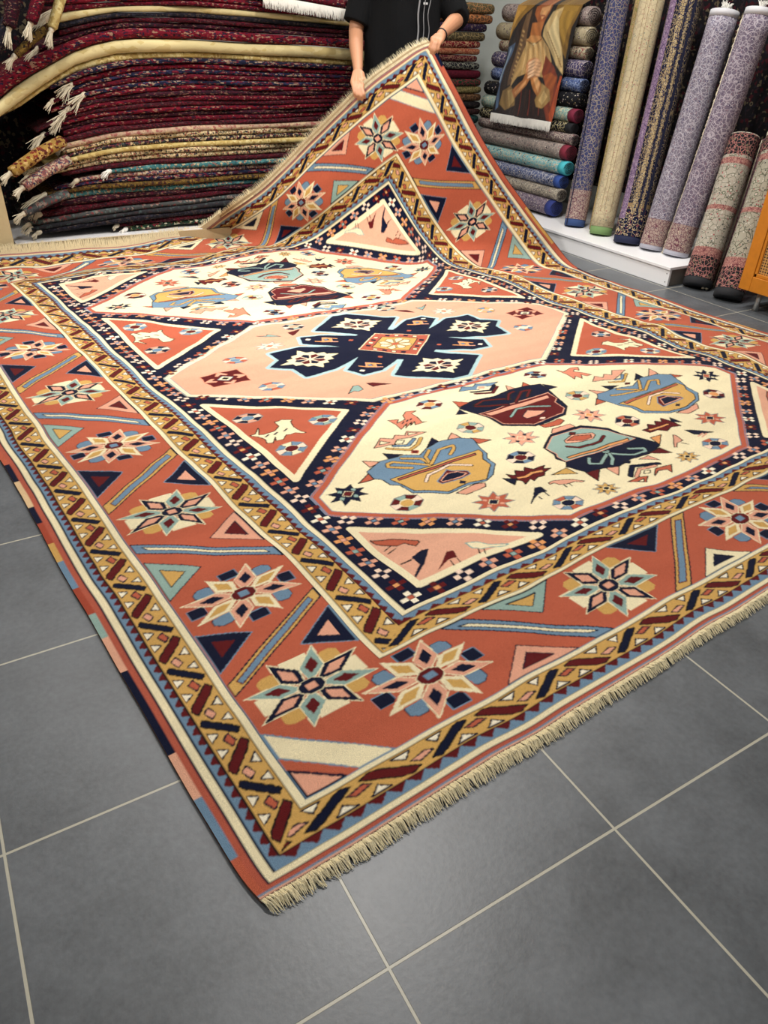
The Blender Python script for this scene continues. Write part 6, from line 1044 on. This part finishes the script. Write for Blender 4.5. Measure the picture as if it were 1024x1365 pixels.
for pts in ([((-.18,.02,1.40),.080),((-.225,.0,1.29),.078),((-.262,-.03,1.165),.073)],[((.18,.02,1.40),.080),((.25,.018,1.30),.077),((.298,-.005,1.222),.074),((.295,-.035,1.205),.066)]):
    for (a_,ra),(b_,rb) in zip(pts[:-1],pts[1:]):
        s_.tube([a_,tuple((Vector(a_)+Vector(b_))/2),b_],[ra,(ra+rb)/2,rb],20,up=(0,1,.02))
merged(s_,'t_shirt',tee,.006,man,3)
# zip strips and small chest print on the shirt
zp=plain('zip_grey','#8c8c8e',.5)
def strip(x,z0,z1,w,mat,name,wav=.003):
    mb=MB(); n=16; V=[]
    for i in range(n+1):
        z_=z0+(z1-z0)*i/n; xx=x+wav*math.sin(z_*40); ry=.146; rx=.216
        y=.012-ry*math.sqrt(max(0,1-(xx/rx)**2))*1.0-.004
        V+= [(xx-w,y,z_),(xx+w,y,z_),(xx+w,y-.003,z_),(xx-w,y-.003,z_)]
    F=[(i*4+k,i*4+(k+1)%4,(i+1)*4+(k+1)%4,(i+1)*4+k) for i in range(n) for k in range(4)]
    return mb.add(V,F).build(name,mat,man)
strip(.085,.95,1.38,.0045,zp,'zip_strip'); strip(.115,1.02,1.38,.002,zp,'zip_strip'); strip(.142,1.06,1.38,.002,zp,'zip_strip',.006)
mb=MB()
for x_ in (.108,.114,.121,.127): mb.box((x_,-.128,1.262),(x_+.004,-.122,1.272))
mb.build('chest_print',plain('print_white','#d8d8d8',.6),man,smooth=False)
t_=MB()
t_.sphere((0,.01,.90),.168,22,(1.08,.78,.8))
for s in (-1,1): chain(t_,[((s*.095,.01,.88),.100),((s*.105,-.005,.50),.076),((s*.11,.03,.10),.064)],18)
merged(t_,'trousers',jean,.007,man,3)
for s in (-1,1):
    mb=MB(); mb.sphere((s*.12,-.07,.045),.05,16,(.95,2.3,.85)); mb.box((s*.12-.045,-.17,.0),(s*.12+.045,.06,.022)); merged(mb,'shoe',plain('shoe_black','#17171a',.5),.006,man,4)
h_=MB(); h_.sphere((0,.012,1.675),.100,22,(.86,1.0,1.02)); h_.sphere((0,.05,1.62),.07,16,(1.05,.8,1.3)); merged(h_,'hair',plain('black_hair','#17120f',.6,bump=.5,bscale=300),.006,man,2)
for s in (-1,1): 
    MB().sphere((s*.031,-.089,1.648),.011,12,(1.2,.6,.7)).build('eye',plain('eye_dark','#2a2320',.2),man)
# wristband
mb=MB(); c=Vector((.212,-.222,1.128)); d=Vector((-.06,-.13,-.05)).normalized(); u=d.orthogonal().normalized(); v_=d.cross(u)
mb.tube([c+u*math.cos(k*.4)*.031+v_*math.sin(k*.4)*.031 for k in range(17)],.0042,8); mb.build('wristband',plain('band_black','#16161a',.35),man)
tag(man,'man in a black T-shirt and dark trousers holding up the corner of the patterned rug','person')

LAMPS=[(3.0,2.2,27),(5.6,4.6,22),(1.6,5.2,13),(6.2,8.2,11),(0.3,7.4,10),(8.0,4.2,12),(0.6,-.8,8)]
SPOTS=[(0.2,5.6,(3.8,5.4,0),12)]
EXPO=0.55

# ---------------------------------------------------------------- camera
PC=[9.68313221e+02,5.56907959e-01,5.81599333e-01,4.39983257e-02,3.29850521e-01,-1.92548795e+00,2.49138337e+00]
f_,yw,pt_,rl=PC[:4]
fwd=Vector((math.sin(yw)*math.cos(pt_),math.cos(yw)*math.cos(pt_),-math.sin(pt_)))
rt=Vector((math.cos(yw),-math.sin(yw),0)); up=rt.cross(fwd)
r2=math.cos(rl)*rt+math.sin(rl)*up; u2=-math.sin(rl)*rt+math.cos(rl)*up
cam=bpy.data.cameras.new('camera'); co=bpy.data.objects.new('camera',cam); COL.objects.link(co)
M=Matrix((r2,u2,-fwd)).transposed().to_4x4(); M.translation=Vector(PC[4:7])*S; co.matrix_world=M
cam.sensor_fit='HORIZONTAL'; cam.sensor_width=36; cam.lens=f_/1024*36; cam.clip_start=.05
scn.camera=co
# ---------------------------------------------------------------- light: the shop's ceiling lamps
def area(x,y,z,size,power,col=(1,.95,.88),tx=None,spread=160):
    l=bpy.data.lights.new('ceiling_lamp','AREA'); l.shape='DISK'; l.size=size; l.energy=power; l.color=col; l.spread=math.radians(spread)
    o=bpy.data.objects.new('ceiling_lamp',l); o.location=T(x,y,z); COL.objects.link(o)
    if tx: 
        d=Vector(T(*tx))-o.location; o.rotation_euler=d.to_track_quat('-Z','Y').to_euler()
    return o
for x,y,p in LAMPS: area(x,y,6.3,.22,p,(1,.97,.93))
for x,y,tx,p in SPOTS: area(x,y,6.2,.16,p,(1,.96,.90),tx,70)
w=bpy.data.worlds.new('world'); scn.world=w; w.use_nodes=True
w.node_tree.nodes['Background'].inputs[0].default_value=(.9,.95,1,1); w.node_tree.nodes['Background'].inputs[1].default_value=.22
scn.view_settings.view_transform='Standard'; scn.view_settings.look='None'; scn.view_settings.exposure=EXPO; scn.view_settings.gamma=1
scn.view_settings.use_curve_mapping=False
scn.cycles.max_bounces=6
try: scn.cycles.use_denoising=True
except Exception: pass
